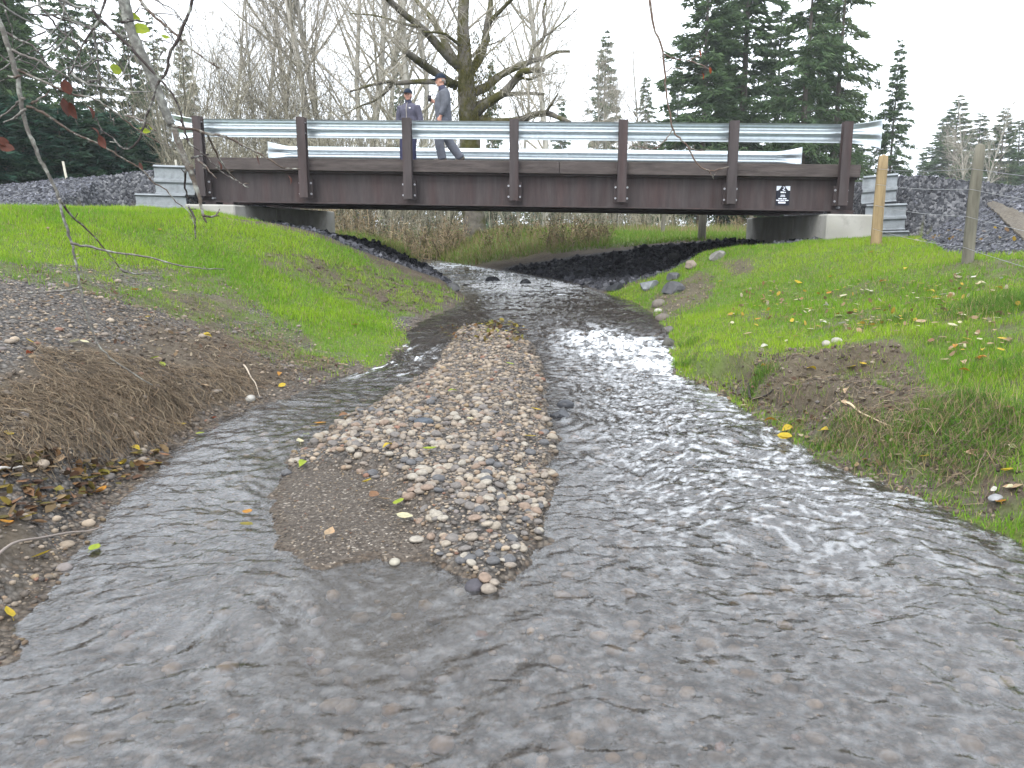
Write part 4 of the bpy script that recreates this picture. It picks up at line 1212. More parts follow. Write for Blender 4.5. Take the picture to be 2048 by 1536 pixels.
for px, Y, tp in ((-25, 27, 150), (22, 28, 185), (62, 29, 195), (100, 29.5, 205), (138, 30, 215), (175, 30.5, 212), (212, 31.5, 225), (246, 32, 235), (278, 34, 250), (305, 36, 265), (340, 42, 285)):
    fir("YZ"[k % 2], px, Y, tp, 1.25, k * 1.3, "young dense blue green fir " + names[k], g); k += 1
for j, (px, Y, tp) in enumerate(((0, 35, 175), (80, 36, 190), (160, 37, 205), (240, 40, 225), (300, 43, 245))):
    fir("ZY"[j % 2], px, Y, tp, 1.35, j * 2.1, ["first", "second", "third", "fourth", "fifth"][j] + " young fir in the back row at left", "back row of young firs on the left")
g = "tall firs on the left"
fir("A", 12, 38, -260, .9, .2, "tall dark fir at the top left corner", g)
fir("A", -15, 33, -300, 1.1, 2.2, "dense dark fir cut by the left frame edge", g)
fir("A", 50, 42, -120, .9, 3.9, "dense dark fir just right of the left frame edge", g)
fir("B", 78, 46, -180, .8, 1.9, "tall fir second from the top left corner", g)
fir("B", 172, 52, -120, .75, 2.7, "tall open fir above the young firs at left", g)
fir("C", 225, 55, -60, .85, .8, "tall thin fir left of the lichen grey limb", g)
fir("B", 285, 54, -20, .75, 4.2, "tall fir behind the lichen grey limb", g)
fir("C", 335, 60, 20, .8, 3.1, "thin fir right of the lichen grey limb", g)
fir("A", 392, 66, 55, .6, 1.0, "pointed fir behind the left end of the guardrail", g)

# bare broadleaf trees
def grow(mb, tw, p, d, L, r, lev, rs, cfg):
    n = 6 if lev == 0 else (5 if lev == 1 else 3)
    pts = [np.array(p, float)]
    dd = np.array(d, float)
    for i in range(n):
        dd = dd + rs.normal(size=3) * cfg["wob"] * (1 + .5 * lev) + np.array([0, 0, cfg["up"][min(lev, 3)]])
        dd /= np.linalg.norm(dd)
        pts.append(pts[-1] + dd * L / n)
    pts = np.array(pts)
    R = r * np.linspace(1, cfg["end"][min(lev, 3)], n + 1)
    V, T, Q = tube(pts, R, (7, 5, 3, 3)[min(lev, 3)], False)
    (mb if lev < 2 else tw).add(V, None, Q, cfg["col"][min(lev, 3)])
    if lev >= cfg["maxlev"]: return
    nc = cfg["kids"][lev]
    for i in range(nc):
        t = rs.uniform(cfg["start"][lev], 1.0)
        q = np.array([np.interp(t * n, np.arange(n + 1), pts[:, j]) for j in range(3)])
        tang = pts[min(n, int(t * n) + 1)] - pts[int(min(n - 1, t * n))]
        tang /= np.linalg.norm(tang) + 1e-9
        side = np.cross(tang, rs.normal(size=3)); side /= np.linalg.norm(side) + 1e-9
        ang = rs.uniform(*cfg["ang"][lev])
        nd_ = tang * math.cos(ang) + side * math.sin(ang)
        grow(mb, tw, q, nd_, L * rs.uniform(*cfg["len"][lev]) * (1.15 - .5 * t), max(r * (1 - .6 * t) * cfg["rad"], cfg["rmin"]), lev + 1, rs, cfg)
ALD = dict(wob=.05, up=[.03, .12, .05, .0], end=[.25, .25, .4, .5], maxlev=3, kids=[30, 8, 6], start=[.18, .15, .1], ang=[(.5, .95), (.4, .9), (.4, 1.0)],
           len=[(.18, .34), (.3, .6), (.4, .8)], rad=.42, rmin=.008, col=[(1, 1, 1), (.85, .82, .75), (.36, .335, .29), (.34, .31, .26)])
alder_protos = []
for k in range(3):
    t_, w_ = MB(), MB()
    grow(t_, w_, (0, 0, 0), (0, 0, 1), 20, .17, 0, RS(300 + k), ALD)
    if k == 1: grow(t_, w_, (.1, 0, 0), (.12, .05, 1), 18, .13, 0, RS(340), ALD)
    alder_protos.append((t_, w_))
afirst = {}
def alder(kind, px, Y, hgt, rot, label, group, wid=1.0):
    loc = gpos(px, Y); s = hgt / 20.
    if kind not in afirst:
        o = thing("bare_alder", tuple(loc), label, "tree", group)
        for nm, mb, mt in (("trunk", alder_protos[kind][0], MAT["alder_bark"]), ("crown", alder_protos[kind][1], MAT["twig"])):
            V, T, Q, C = mb.arrays(); link_mesh(nm, mesh_from(nm, V, T, Q, C, True), mt, o)
        o.scale = (s * wid, s * wid, s); o.rotation_euler = (0, 0, rot); afirst[kind] = o
    else:
        o = copy_tree(afirst[kind], tuple(loc), rot, (s * wid, s * wid, s), label); o["group"] = group
    return o
g = "bare alders behind the bridge"
al = [(0, 645, 40, 23, .2, "tall pale bare alder above the second bridge bay"), (1, 735, 38, 22, 1.3, "twin stemmed pale alder left of the two walkers"),
      (2, 660, 44, 22, 2.2, "bare alder close behind the tall pale alder"), (0, 560, 44, 17, 3.4, "bare alder above the second guardrail post"),
      (2, 475, 46, 14, 4.1, "bare alder above the left end of the bridge"), (1, 840, 36, 21, 5.0, "leaning pale alder behind the two walkers"),
      (0, 600, 50, 19, 5.9, "bare alder between the second post and the tall pale alder"), (2, 1090, 34, 17, .7, "slim bare alder right of the mossy maple"),
      (1, 420, 50, 12, 2.9, "low bare alder above the left guardrail end"), (0, 780, 48, 20, 4.6, "bare alder behind the woman in the purple jacket"),
      (2, 1290, 60, 13, 1.8, "small bare alder left of the right fir group"), (0, 1180, 55, 11, 2.4, "low bare alder in front of the lone pointed fir"),
      (2, 1925, 70, 11, .5, "pale bare tree above the weathered fence post"), (0, 1955, 72, 11, 3.0, "pale bare tree right of the weathered fence post"),
      (1, 520, 42, 15, .9, "bare bushy alder above the far rail's left end"), (2, 1035, 45, 13, 5.4, "bare alder behind the mossy maple"), (1, 1230, 48, 9, 3.9, "short bare alder above the middle right post")]
for a in al: alder(*a, g)

# the big mossy maple behind the bridge, limb by limb
MY = 26.0
mp_base = at(948, 478, MY); mp_base[2] = terrain([mp_base[0]], [MY])[0] - .1
maple = thing("maple_tree", tuple(mp_base), "large mossy bare maple with spreading limbs behind the middle of the bridge", "tree")
def zl(x, y): return (700 + x * .24414, y * .24414)
def limb(pts, r0, r1, dy0=0, dy1=0, name="limb", zoom=True, col=(1, 1, 1)):
    P = []
    n = len(pts)
    for i, (x, y) in enumerate(pts):
        px, py = zl(x, y) if zoom else (x, y)
        P.append(at(px, py, MY + dy0 + (dy1 - dy0) * i / (n - 1)))
    P = smooth_line(P, 4)
    R = np.linspace(r0, r1, len(P))
    return P, R
rsm = RS(77)
tw_mb = MB()
def twigs_from(P, R, n, Lr, rs, cfg):
    for _ in range(n):
        i = rs.randint(int(len(P) * .25), len(P) - 1)
        tang = P[min(i + 1, len(P) - 1)] - P[i - 1]; tang /= np.linalg.norm(tang)
        side = np.cross(tang, rs.normal(size=3)); side /= np.linalg.norm(side)
        d = tang * .6 + side * .8 + np.array([0, 0, .15]); d /= np.linalg.norm(d)
        grow(tw_mb, tw_mb, P[i], d, rs.uniform(*Lr), max(.012, R[i] * .25), 1, rs, cfg)
MPL = dict(wob=.10, up=[.0, .05, .06, .03], end=[.3, .3, .4, .5], maxlev=3, kids=[0, 5, 4], start=[.1, .2, .1], ang=[(.5, 1), (.4, .9), (.4, 1.0)],
           len=[(.3, .5), (.3, .6), (.4, .8)], rad=.5, rmin=.006, col=[(1, 1, 1), (.22, .2, .16), (.24, .22, .18), (.27, .25, .2)])
tp = [at(948, 486, MY), at(950, 470, MY), at(948, 440, MY), at(942, 330, MY), at(938, 250, MY), at(934, 190, MY), at(929, 110, MY), at(926, 40, MY), at(931, -60, MY), at(925, -220, MY)]
P = smooth_line(tp, 5)
R = np.interp(np.linspace(0, 1, len(P)), np.linspace(0, 1, 10), [.58, .40, .35, .33, .31, .28, .21, .175, .15, .09])
V, T, Q = tube(P, R, 16, True, .07, rsm); mb = MB(); mb.add(V, T, Q)
trunk_o = put("trunk", mb, MAT["maple_bark"], maple, True)
twigs_from(P[len(P) // 2:], R[len(P) // 2:], 10, (1.5, 3), rsm, MPL)
LIMBS = [([(900, 560), (780, 440), (640, 280), (560, 210), (440, 110), (330, 10), (270, -70), (200, -180)], .17, .07, 0, -2.5),
         ([(890, 540), (800, 390), (740, 270), (680, 170), (620, 90), (545, 0), (480, -120)], .15, .06, .2, 2.2),
         ([(840, 690), (700, 595), (600, 530), (520, 470), (450, 420)], .17, .11, 0, -2.0),
         ([(880, 690), (700, 672), (560, 668), (380, 680), (350, 662), (160, 700), (0, 750)], .12, .04, 0, 1.5),
         ([(350, 670), (320, 730), (210, 820), (60, 880), (-80, 960)], .06, .02, 1.0, 2.0),
         ([(1000, 980), (1060, 900), (1150, 830), (1270, 750), (1350, 660), (1400, 595), (1480, 578), (1585, 572)], .19, .08, 0, -2.2),
         ([(1000, 760), (1120, 710), (1200, 640), (1300, 580), (1440, 520), (1490, 500), (1600, 470), (1680, 430), (1800, 420)], .17, .05, 0, 1.6),
         ([(980, 600), (1060, 480), (1105, 350), (1120, 220), (1145, 100), (1152, 0), (1150, -150)], .18, .08, .3, 1.2),
         ([(1115, 260), (1150, 180), (1230, 90), (1310, 10), (1400, -80)], .10, .05, .8, 0),
         ([(1480, 490), (1495, 400), (1590, 300), (1592, 200), (1580, 100), (1605, 0), (1620, -120)], .075, .03, .8, 1.6),
         ([(1590, 300), (1660, 250), (1780, 150), (1900, 30)], .045, .015, .8, 1.6),
         ([(1020, 870), (1200, 790), (1400, 765), (1590, 772)], .12, .05, 0, 1.0),
         ([(1330, 700), (1400, 640), (1470, 650), (1590, 600)], .07, .025, -1.2, -2.0),
         ([(1030, 960), (1180, 1000), (1390, 985), (1500, 940), (1620, 930), (1700, 960), (1800, 1000)], .17, .06, 0, -3),
         ([(1610, 925), (1630, 880), (1660, 840), (1705, 765)], .06, .03, -2.2, -2.6),
         ([(860, 720), (800, 650), (690, 580)], .10, .05, 0, 1.2),
         ([(560, 215), (440, 195), (220, 130), (0, 110)], .06, .02, -1.6, 0),
         ([(940, 390), (860, 340), (780, 280), (700, 265), (600, 262)], .07, .025, 0, -1.5)]
for pts, r0, r1, a, b in LIMBS:
    P, R = limb(pts, r0, r1, a, b)
    R = R * .86
    V, T, Q = tube(P, R, 8, True, .08, rsm); mb = MB(); mb.add(V, T, Q)
    put("limb", mb, MAT["maple_bark"], maple, True)
    twigs_from(P, R, 7, (.6, 2.0), rsm, MPL)
tag(put("twigs", tw_mb, MAT["twig"], maple), kind="stuff")
# moss and fern tufts hanging on trunk and limbs
ms = MB()
for _ in range(2200):
    y = rsm.uniform(130, 250) if rsm.uniform() < .75 else rsm.uniform(60, 130)
    px = 940 + rsm.normal() * (20 + (y - 60) * .08) + 12
    c = at(px, y, MY - .35 + rsm.normal() * .3)
    dv = np.array([rsm.normal() * .5, rsm.normal() * .3, -1]); dv /= np.linalg.norm(dv)
    wv = np.cross(dv, rsm.normal(size=3)); wv /= np.linalg.norm(wv)
    l = rsm.uniform(.05, .16)
    cc = np.array([.085, .08, .022]) * rsm.uniform(.5, 1.5)
    ms.add(np.array([c + wv * l * .14, c - wv * l * .14, c + dv * l]), [[0, 1, 2]], None, cc)
tag(put("moss", ms, MAT["straw"], maple), kind="stuff")

# brush: masses of bare stems that read as one
def thicket(name, label, boxes, seed, rgb, rgb2, density=1.0, leafy=0.0):
    rs = RS(seed); mb = MB()
    for (pa, pb, ya, yb, h0, h1, n) in boxes:
        n = int(n * density)
        px = rs.uniform(pa, pb, n); Y = rs.uniform(ya, yb, n)
        x = (px - 1024) / F_PX * Y
        z = terrain(x, Y) - .1
        hh = rs.uniform(h0, h1, n) * (.6 + .6 * fbm(x * .35, Y * .35, seed + 3, 2))
        for k in range(n):
            m = rs.randint(9, 16)
            d = np.array([rs.normal() * .22, rs.normal() * .22, 1.0])
            t = np.linspace(0, 1, 4)
            bend = np.array([rs.normal(), rs.normal(), -.25]) * .18
            st = np.array([x[k], Y[k], z[k]]) + d * (t * hh[k])[:, None] + bend * (t ** 2 * hh[k])[:, None]
            w = np.maximum(.006, .02 * (1 - t) + .006) * (.6 + hh[k] / 7)
            side = np.array([1, .2 * rs.normal(), 0])
            V = np.concatenate([st - side * w[:, None] * .5, st + side * w[:, None] * .5])
            col = np.array(rgb) * (1 - rs.uniform()) + np.array(rgb2) * rs.uniform()
            mb.add(V, None, [[i, i + 1, i + 5, i + 4] for i in range(3)], col)
            ts = rs.uniform(.15, 1, m)
            b = np.stack([np.interp(ts, t, st[:, j]) for j in range(3)], 1)
            dv = d * .8 + rs.normal(size=(m, 3)) * .75; dv[:, 2] = np.abs(dv[:, 2]) * .7
            dv /= np.linalg.norm(dv, axis=1)[:, None]
            ln = hh[k] * rs.uniform(.12, .34, m) * (1.1 - .5 * ts)
            wv = np.cross(dv, rs.normal(size=(m, 3))); wv /= np.linalg.norm(wv, axis=1)[:, None] + 1e-9
            wd = .006 + .005 * rs.uniform(size=m)
            mid = b + dv * (ln * .5)[:, None] + rs.normal(size=(m, 3)) * (ln * .06)[:, None]
            tri = np.stack([b + wv * wd[:, None], b - wv * wd[:, None], mid + dv * (ln * .5)[:, None]], 1)
            mb.add(tri.reshape(-1, 3), np.arange(3 * m).reshape(-1, 3), None, np.repeat(np.array(col)[None] * rs.uniform(.7, 1.4, (m, 1)), 3, 0))
            # side twigs off the twigs
            b2 = np.repeat(mid, 2, 0); d2 = np.repeat(dv, 2, 0) + rs.normal(size=(2 * m, 3)) * .7; d2 /= np.linalg.norm(d2, axis=1)[:, None]
            l2 = np.repeat(ln, 2) * rs.uniform(.3, .7, 2 * m)
            w2 = np.cross(d2, rs.normal(size=(2 * m, 3))); w2 /= np.linalg.norm(w2, axis=1)[:, None] + 1e-9
            tri = np.stack([b2 + w2 * .006, b2 - w2 * .006, b2 + d2 * l2[:, None]], 1)
            mb.add(tri.reshape(-1, 3), np.arange(6 * m).reshape(-1, 3), None, np.repeat(np.array(col)[None] * rs.uniform(.7, 1.5, (2 * m, 1)), 3, 0))
            if leafy:
                q = int(leafy * 10)
                c = st[rs.randint(0, 4, q)] + rs.normal(size=(q, 3)) * .14 * hh[k]
                a1 = rs.normal(size=(q, 3)); a1 /= np.linalg.norm(a1, axis=1)[:, None]; a2 = np.cross(a1, rs.normal(size=(q, 3))); a2 /= np.linalg.norm(a2, axis=1)[:, None] + 1e-9
                sz = rs.uniform(.015, .04, q)[:, None]
                tri = np.stack([c + a1 * sz, c - a1 * sz * .5 + a2 * sz * .7, c - a1 * sz * .5 - a2 * sz * .7], 1)
                lc = np.array([[.10, .085, .04], [.06, .08, .03], [.12, .07, .05], [.05, .065, .03]])[rs.randint(0, 4, q)]
                mb.add(tri.reshape(-1, 3), np.arange(3 * q).reshape(-1, 3), None, np.repeat(lc, 3, 0))
    return tag(put(name, mb, MAT["twig"]), label, None, None, "stuff")
thicket("willow_brush", "grey olive mass of bare willow stems behind the left half of the bridge",
        [(380, 900, 27, 34, 3.0, 5.6, 480), (330, 720, 34, 46, 6, 11, 520), (560, 920, 36, 48, 4, 9, 330), (900, 1350, 33, 48, 2.0, 4.4, 340), (1120, 1340, 48, 60, 3, 6, 160)], 501, (.135, .125, .085), (.20, .185, .145))
thicket("bank_brush", "brown dead brush and brambles on the creek bank seen under the bridge",
        [(610, 900, 23.5, 28, .7, 1.5, 260), (1090, 1215, 21.5, 24, .35, .85, 130), (965, 1080, 23.0, 25.5, .25, .7, 70), (880, 935, 23.5, 26, .4, 1.1, 60), (1250, 1530, 36, 44, .5, .9, 110)], 502, (.13, .10, .06), (.20, .155, .095), 1.0, 1.6)
thicket("far_brush", "dull green and grey brush along the far field edge and behind the embankments",
        [(1250, 1800, 52, 70, 1.5, 4.5, 200), (1720, 2100, 60, 80, 2, 5.0, 160), (-60, 380, 44, 56, 3, 7, 150)], 503, (.09, .10, .06), (.16, .155, .11), 1.0, 2.0)

# woods along the far edge of the fields, one mass at this distance
rs = RS(640); mb = MB()
for k in range(230):
    px = rs.uniform(-250, 2300); Y = rs.uniform(95, 150); x = (px - 1024) / F_PX * Y
    zb = 1.0; hh = rs.uniform(4.5, 8.5) * (.75 + .6 * vnoise(np.array([px * .012]), np.array([0.]), 9)[0]); ev = rs.uniform() < .55
    m = 150
    t = rs.uniform(0, 1, m) ** 1.3
    rad = hh * (.30 * (1 - t) + .03 if ev else .42 * np.sin(math.pi * (.12 + .88 * t)) ** .7)
    az = rs.uniform(0, 6.283, m); rr = rad * rs.uniform(.25, 1, m) ** .5
    c = np.column_stack([x + rr * np.cos(az), Y + rr * np.sin(az), zb + t * hh])
    d = np.column_stack([np.cos(az), np.sin(az), rs.uniform(-.6, .4, m) if ev else rs.uniform(-.2, .9, m)]) + rs.normal(size=(m, 3)) * .4
    d /= np.linalg.norm(d, axis=1)[:, None]
    w = np.cross(d, rs.normal(size=(m, 3))); w /= np.linalg.norm(w, axis=1)[:, None] + 1e-9
    l = rs.uniform(.4, 1.1, m)[:, None] * (1 if ev else .8)
    col = (np.array([.045, .075, .04]) if ev else np.array([.13, .125, .09])) * rs.uniform(.7, 1.4, (m, 1))
    tri = np.stack([c + w * l * .25, c - w * l * .25, c + d * l], 1)
    mb.add(tri.reshape(-1, 3), np.arange(3 * m).reshape(-1, 3), None, np.repeat(col, 3, 0))
tag(put("distant_wood", mb, LN), "low mixed woods along the far side of the fields", None, None, "stuff")
# ------------------------------------------------------------------ people on the bridge
def ring_tube(P, RA, RB, sides=14, fwd=(1, 0, 0)):
    """closed tube with elliptical rings: RA along fwd, RB across"""
    P = np.asarray(P, float); n = len(P)
    t = np.gradient(P, axis=0); t /= np.linalg.norm(t, axis=1)[:, None] + 1e-9
    f = np.asarray(fwd, float)
    a = f - (t @ f)[:, None] * t; a /= np.linalg.norm(a, axis=1)[:, None] + 1e-9
    b = np.cross(t, a)
    th = np.arange(sides) * 2 * math.pi / sides
    V = P[:, None] + (np.asarray(RA)[:, None, None] * np.cos(th)[None, :, None]) * a[:, None] + (np.asarray(RB)[:, None, None] * np.sin(th)[None, :, None]) * b[:, None]
    V = np.vstack([V.reshape(-1, 3), P[0] - t[0] * min(RA[0], RB[0]) * .5, P[-1] + t[-1] * min(RA[-1], RB[-1]) * .5])
    i = np.arange(n - 1)[:, None] * sides; j = np.arange(sides)[None]; k = (j + 1) % sides
    Q = np.stack([i + j, i + k, i + sides + k, i + sides + j], -1).reshape(-1, 4)
    j = np.arange(sides); k = (j + 1) % sides
    T = np.vstack([np.stack([np.full(sides, n * sides), k, j], 1), np.stack([np.full(sides, n * sides + 1), (n - 1) * sides + j, (n - 1) * sides + k], 1)])
    return V, T, Q
def ell(mb, c, r, R=None):
    V = ICO2[0] * np.array(r)
    if R is not None: V = V @ np.array(R).T
    mb.add(V + np.array(c), ICO2[1])
def unite(name, mb, voxel, mat, parent, smooth=3):
    """weld overlapping closed shells into one continuous skin"""
    V, T, Q, C = mb.arrays()
    tmp = bpy.data.objects.new("tmp", mesh_from("tmp", V, T, Q))
    COL.objects.link(tmp)
    m = tmp.modifiers.new("r", 'REMESH'); m.mode = 'VOXEL'; m.voxel_size = voxel; m.use_smooth_shade = True
    s = tmp.modifiers.new("s", 'SMOOTH'); s.iterations = smooth; s.factor = .5
    dg = bpy.context.evaluated_depsgraph_get()
    me = bpy.data.meshes.new_from_object(tmp.evaluated_get(dg)); me.name = name
    bpy.data.objects.remove(tmp)
    me.materials.clear(); me.materials.append(mat)
    return link_mesh(name, me, mat, parent)
def chain(mb, pts, ra, rb=None, fwd=(1, 0, 0), k=3, sides=14):
    pts = np.asarray(pts, float)
    P = smooth_line(pts, k); u = np.linspace(0, 1, len(P)); v = np.linspace(0, 1, len(pts))
    RA = np.interp(u, v, ra); RB = np.interp(u, v, rb if rb is not None else ra)
    mb.add(*ring_tube(P, RA, RB, sides, fwd))
def hand(mb, wrist, d, palm_n, s=1.0, curl=.5):
    """palm, four unequal bent fingers and a thumb leaving the side of the palm"""
    d = np.array(d, float); d /= np.linalg.norm(d)
    nrm = np.array(palm_n, float); nrm -= d * (nrm @ d); nrm /= np.linalg.norm(nrm)
    sd_ = np.cross(d, nrm)
    w = np.array(wrist, float)
    chain(mb, [w, w + d * .035 * s, w + d * .085 * s], np.array([.018, .017, .014]) * s, np.array([.025, .036, .040]) * s, nrm)
    for k, (o, L) in enumerate(((-.030, .062), (-.010, .074), (.010, .070), (.028, .054))):
        b = w + d * .082 * s + sd_ * o * s
        p1 = b + (d * math.cos(curl * .6) + nrm * math.sin(curl * .6)) * L * .42 * s
        p2 = p1 + (d * math.cos(curl * 1.6) + nrm * math.sin(curl * 1.6)) * L * .33 * s
        p3 = p2 + (d * math.cos(curl * 2.4) + nrm * math.sin(curl * 2.4)) * L * .25 * s
        chain(mb, [b - d * .01, p1, p2, p3], np.array([.0095, .009, .0085, .007]) * s, None, nrm, 2, 8)
    b = w + d * .025 * s - sd_ * .030 * s
    chain(mb, [b, b - sd_ * .018 * s + d * .022 * s + nrm * .012 * s, b - sd_ * .02 * s + d * .055 * s + nrm * .03 * s], np.array([.012, .0105, .008]) * s, None, nrm, 2, 8)
def head(mb, c, yaw, s=1.0, tilt=0):
    """c: base of the skull; face looks along +x before turning by yaw"""
    R = rot_z(np.array([yaw]))[0]
    ct, st = math.cos(tilt), math.sin(tilt)
    R = R @ np.array([[ct, 0, st], [0, 1, 0], [-st, 0, ct]])
    c = np.array(c, float)
    def e(p, r): ell(mb, c + R @ (np.array(p) * s), np.array(r) * s, R)
    e((-.005, 0, .135), (.094, .075, .098))       # skull
    e((.028, 0, .075), (.062, .058, .075))        # face and jaw
    e((.062, 0, .022), (.028, .030, .022))        # chin
    e((.092, 0, .088), (.020, .013, .022))        # nose tip
    e((.084, 0, .112), (.014, .010, .024))        # bridge of the nose
    e((.079, 0, .048), (.014, .026, .010))        # lips
    for q in (-1, 1):
        e((.068, q * .034, .085), (.022, .022, .02))   # cheekbones
        e((.077, q * .030, .128), (.016, .026, .010))  # brow
        e((-.008, q * .076, .098), (.022, .010, .034)) # ears
    return R
def face_bits(parent, c, R, s, white_beard=False, hairc=None):
    c = np.array(c, float)
    for q in (-1, 1):
        mb = MB(); ell(mb, c + R @ (np.array((.082, q * .030, .110)) * s), np.array((.008, .012, .006)) * s, R); V, T, Q, C_ = mb.arrays()
        link_mesh("eye", mesh_from("eye", V, T, Q, None, True), MAT["eye"], parent)
    mb = MB(); ell(mb, c + R @ (np.array((.0905, 0, .050)) * s), np.array((.006, .022, .0045)) * s, R); V, T, Q, C_ = mb.arrays()
    link_mesh("mouth", mesh_from("mouth", V, T, Q, None, True), MAT["lip"], parent)
MAT["skin"] = M("skin", (.40, .215, .16), .55, var=.08, vscale=30)
MAT["eye"] = M("eye", (.05, .04, .035), .3, var=0)
MAT["lip"] = M("lip", (.36, .13, .11), .5, var=0)
MAT["cap"] = M("navy_cap", (.010, .016, .028), .85, var=.15, vscale=30)
MAT["jacket_grey"] = M("grey_jacket", (.082, .086, .10), .85, var=.22, vscale=9, bump=.4, bscale=14)
MAT["jacket_purple"] = M("purple_grey_jacket", (.068, .066, .09), .75, var=.2, vscale=10, bump=.4, bscale=16)
MAT["jacket_dark"] = M("dark_jacket_panel", (.045, .045, .07), .8, var=.2, vscale=12)
MAT["trouser"] = M("grey_trousers", (.095, .10, .12), .9, var=.2, vscale=10, bump=.3, bscale=18)
MAT["tights"] = M("blue_trousers", (.026, .027, .055), .85, var=.2, vscale=10)
MAT["shoe"] = M("tan_shoes", (.10, .085, .07), .8, var=.2)
MAT["hair"] = M("grey_hair", (.22, .2, .18), .8, var=.2, vscale=60)
MAT["hair_dark"] = M("dark_hair", (.03, .02, .015), .7, var=.2, vscale=60)
MAT["white"] = M("pale_trim", (.6, .6, .6), .6, var=0)
MAT["cup"] = M("dark_cup", (.02, .018, .02), .5, var=.05)

def cap(parent, c, R, s, mat):
    c = np.array(c, float)
    mb = MB()
    n, k = 18, 6
    V = []
    for i in range(k):
        ph = i / (k - 1) * math.pi / 2
        for j in range(n):
            a = j * 2 * math.pi / n
            V.append(((.108 * math.cos(a) * math.cos(ph)) - .006, .089 * math.sin(a) * math.cos(ph), .148 + .098 * math.sin(ph)))
    Q = [[i * n + j, i * n + (j + 1) % n, (i + 1) * n + (j + 1) % n, (i + 1) * n + j] for i in range(k - 1) for j in range(n)]
    mb.add((np.array(V) * s) @ R.T + c, None, Q)
    V = np.array([((-.006 + .103 * math.cos(a)), .086 * math.sin(a), .150) for a in np.arange(n) * 2 * math.pi / n])
    mb.add((V * s) @ R.T + c, [[0, j, j + 1] for j in range(1, n - 1)])
    V, T, Q, C_ = mb.arrays()
    o = link_mesh("cap", mesh_from("cap", V, T, Q, None, True), mat, parent)
    m = 9; top, bot = [], []
    for r in (0, 1):
        for j in range(m):
            a = (-1 + 2 * j / (m - 1)) * 1.05
            x0, y0 = -.006 + .107 * math.cos(a), .088 * math.sin(a)
            x = x0 + r * .078 * math.cos(a * .8); y = y0 + r * .01 * math.sin(a)
            z = .152 - .016 * (abs(a) / 1.05) ** 2 - r * .014
            top.append((x, y, z + .004)); bot.append((x, y, z - .004))
    V = (np.array(top + bot) * s) @ R.T + c
    Q = [[j, j + 1, m + j + 1, m + j] for j in range(m - 1)]
    Q2 = [[2 * m + a for a in q[::-1]] for q in Q] + [[m + j, m + j + 1, 3 * m + j + 1, 3 * m + j] for j in range(m - 1)]
    br = link_mesh("brim", mesh_from("brim", V, np.zeros((0, 3), int), np.array(Q + Q2), None, True), mat, o)
    return o
def shoe(parent, ankle, d, s, mat):
    d = np.array(d, float); d /= np.linalg.norm(d)
    a = np.array(ankle, float)
    mb = MB()
    chain(mb, [a - d * .07 + [0, 0, -.045], a - d * .02 + [0, 0, -.035], a + d * .07 + [0, 0, -.05], a + d * .15 + [0, 0, -.062], a + d * .185 + [0, 0, -.066]], np.array([.034, .052, .042, .032, .02]) * s, np.array([.034, .042, .046, .046, .03]) * s, (0, 0, 1))
    return unite("shoe", mb, .009, mat, parent, 2)

# ---- the man: in profile, striding to the left, cap, grey jacket, right hand raised with a cup
mz = 1.20 + H - GR * 0
mpos = at(889, 322, 15.65); mpos[2] = BO[2] + 1.172 + GR * ((mpos - BO) @ BU)
man = thing("person", tuple(mpos), "person in dark cap and grey jacket walking left on the bridge, one hand raised", "person", "walkers on the bridge")
man.rotation_euler = (0, 0, math.pi + .06)          # built facing +x
man.scale = (.93, .93, .93)
HIP, SHO = .87, 1.38
la = dict(hipL=(.0, .09, HIP), kneeL=(.10, .09, .47), ankL=(.04, .09, .09), hipR=(.0, -.09, HIP), kneeR=(-.08, -.09, .46), ankR=(-.33, -.09, .13))
headc = (.055, 0, 1.475)
def man_body(mb, f=1.0):
    chain(mb, [(0, 0, .84), (.0, 0, .98), (.01, 0, 1.12), (.0, 0, 1.28), (-.005, 0, 1.385), (.012, 0, 1.43)], np.array([.105, .115, .125, .125, .095, .06]) * f, np.array([.15, .155, .165, .18, .15, .07]) * f)
    chain(mb, [(.01, 0, 1.41), (.03, 0, 1.46), (.045, 0, 1.53)], np.array([.058, .053, .056]), np.array([.058, .053, .056]))
    for q in "LR":
        chain(mb, [la["hip" + q], la["knee" + q], la["ank" + q]], np.array([.088, .06, .042]) * f, np.array([.088, .06, .042]) * f)
sgL, sgR = (0, .205, SHO - .03), (0, -.205, SHO - .03)
armL = [sgL, (-.035, .235, 1.10), (.06, .225, .88)]
armR = [sgR, (.02, -.245, 1.11), (.20, -.20, 1.22)]
mb = MB(); man_body(mb, .86)
for A in (armL, armR): chain(mb, A, [.048, .040, .029])
hand(mb, armL[2], (.25, -.02, -1), (.5, -1, 0), 1.0, .5)
hand(mb, armR[2], (.85, .15, .45), (-.1, 1, .1), 1.0, .95)
R_m = head(mb, headc, 0.0, 1.02, .02)
body = unite("body", mb, .011, MAT["skin"], man, 2)
face_bits(man, headc, R_m, 1.02)
mb = MB(); ell(mb, np.array(headc) + R_m @ np.array((.074, 0, .030)), (.026, .036, .022), R_m); ell(mb, np.array(headc) + R_m @ np.array((.091, 0, .066)), (.010, .026, .008), R_m)
V, T, Q, C_ = mb.arrays(); link_mesh("beard", mesh_from("beard", V, T, Q, None, True), MAT["white"], man)["label"] = "short white goatee"
mb = MB()
for q in (-1, 1): ell(mb, np.array(headc) + R_m @ np.array((-.045, q * .068, .118)), (.035, .012, .03), R_m)
ell(mb, np.array(headc) + R_m @ np.array((-.085, 0, .10)), (.02, .055, .05), R_m)
tag(unite("hair", mb, .008, MAT["hair"], man, 2))
cap(man, headc, R_m, 1.05, MAT["cap"])
mb = MB()      # jacket: loose torso, sleeves, hem
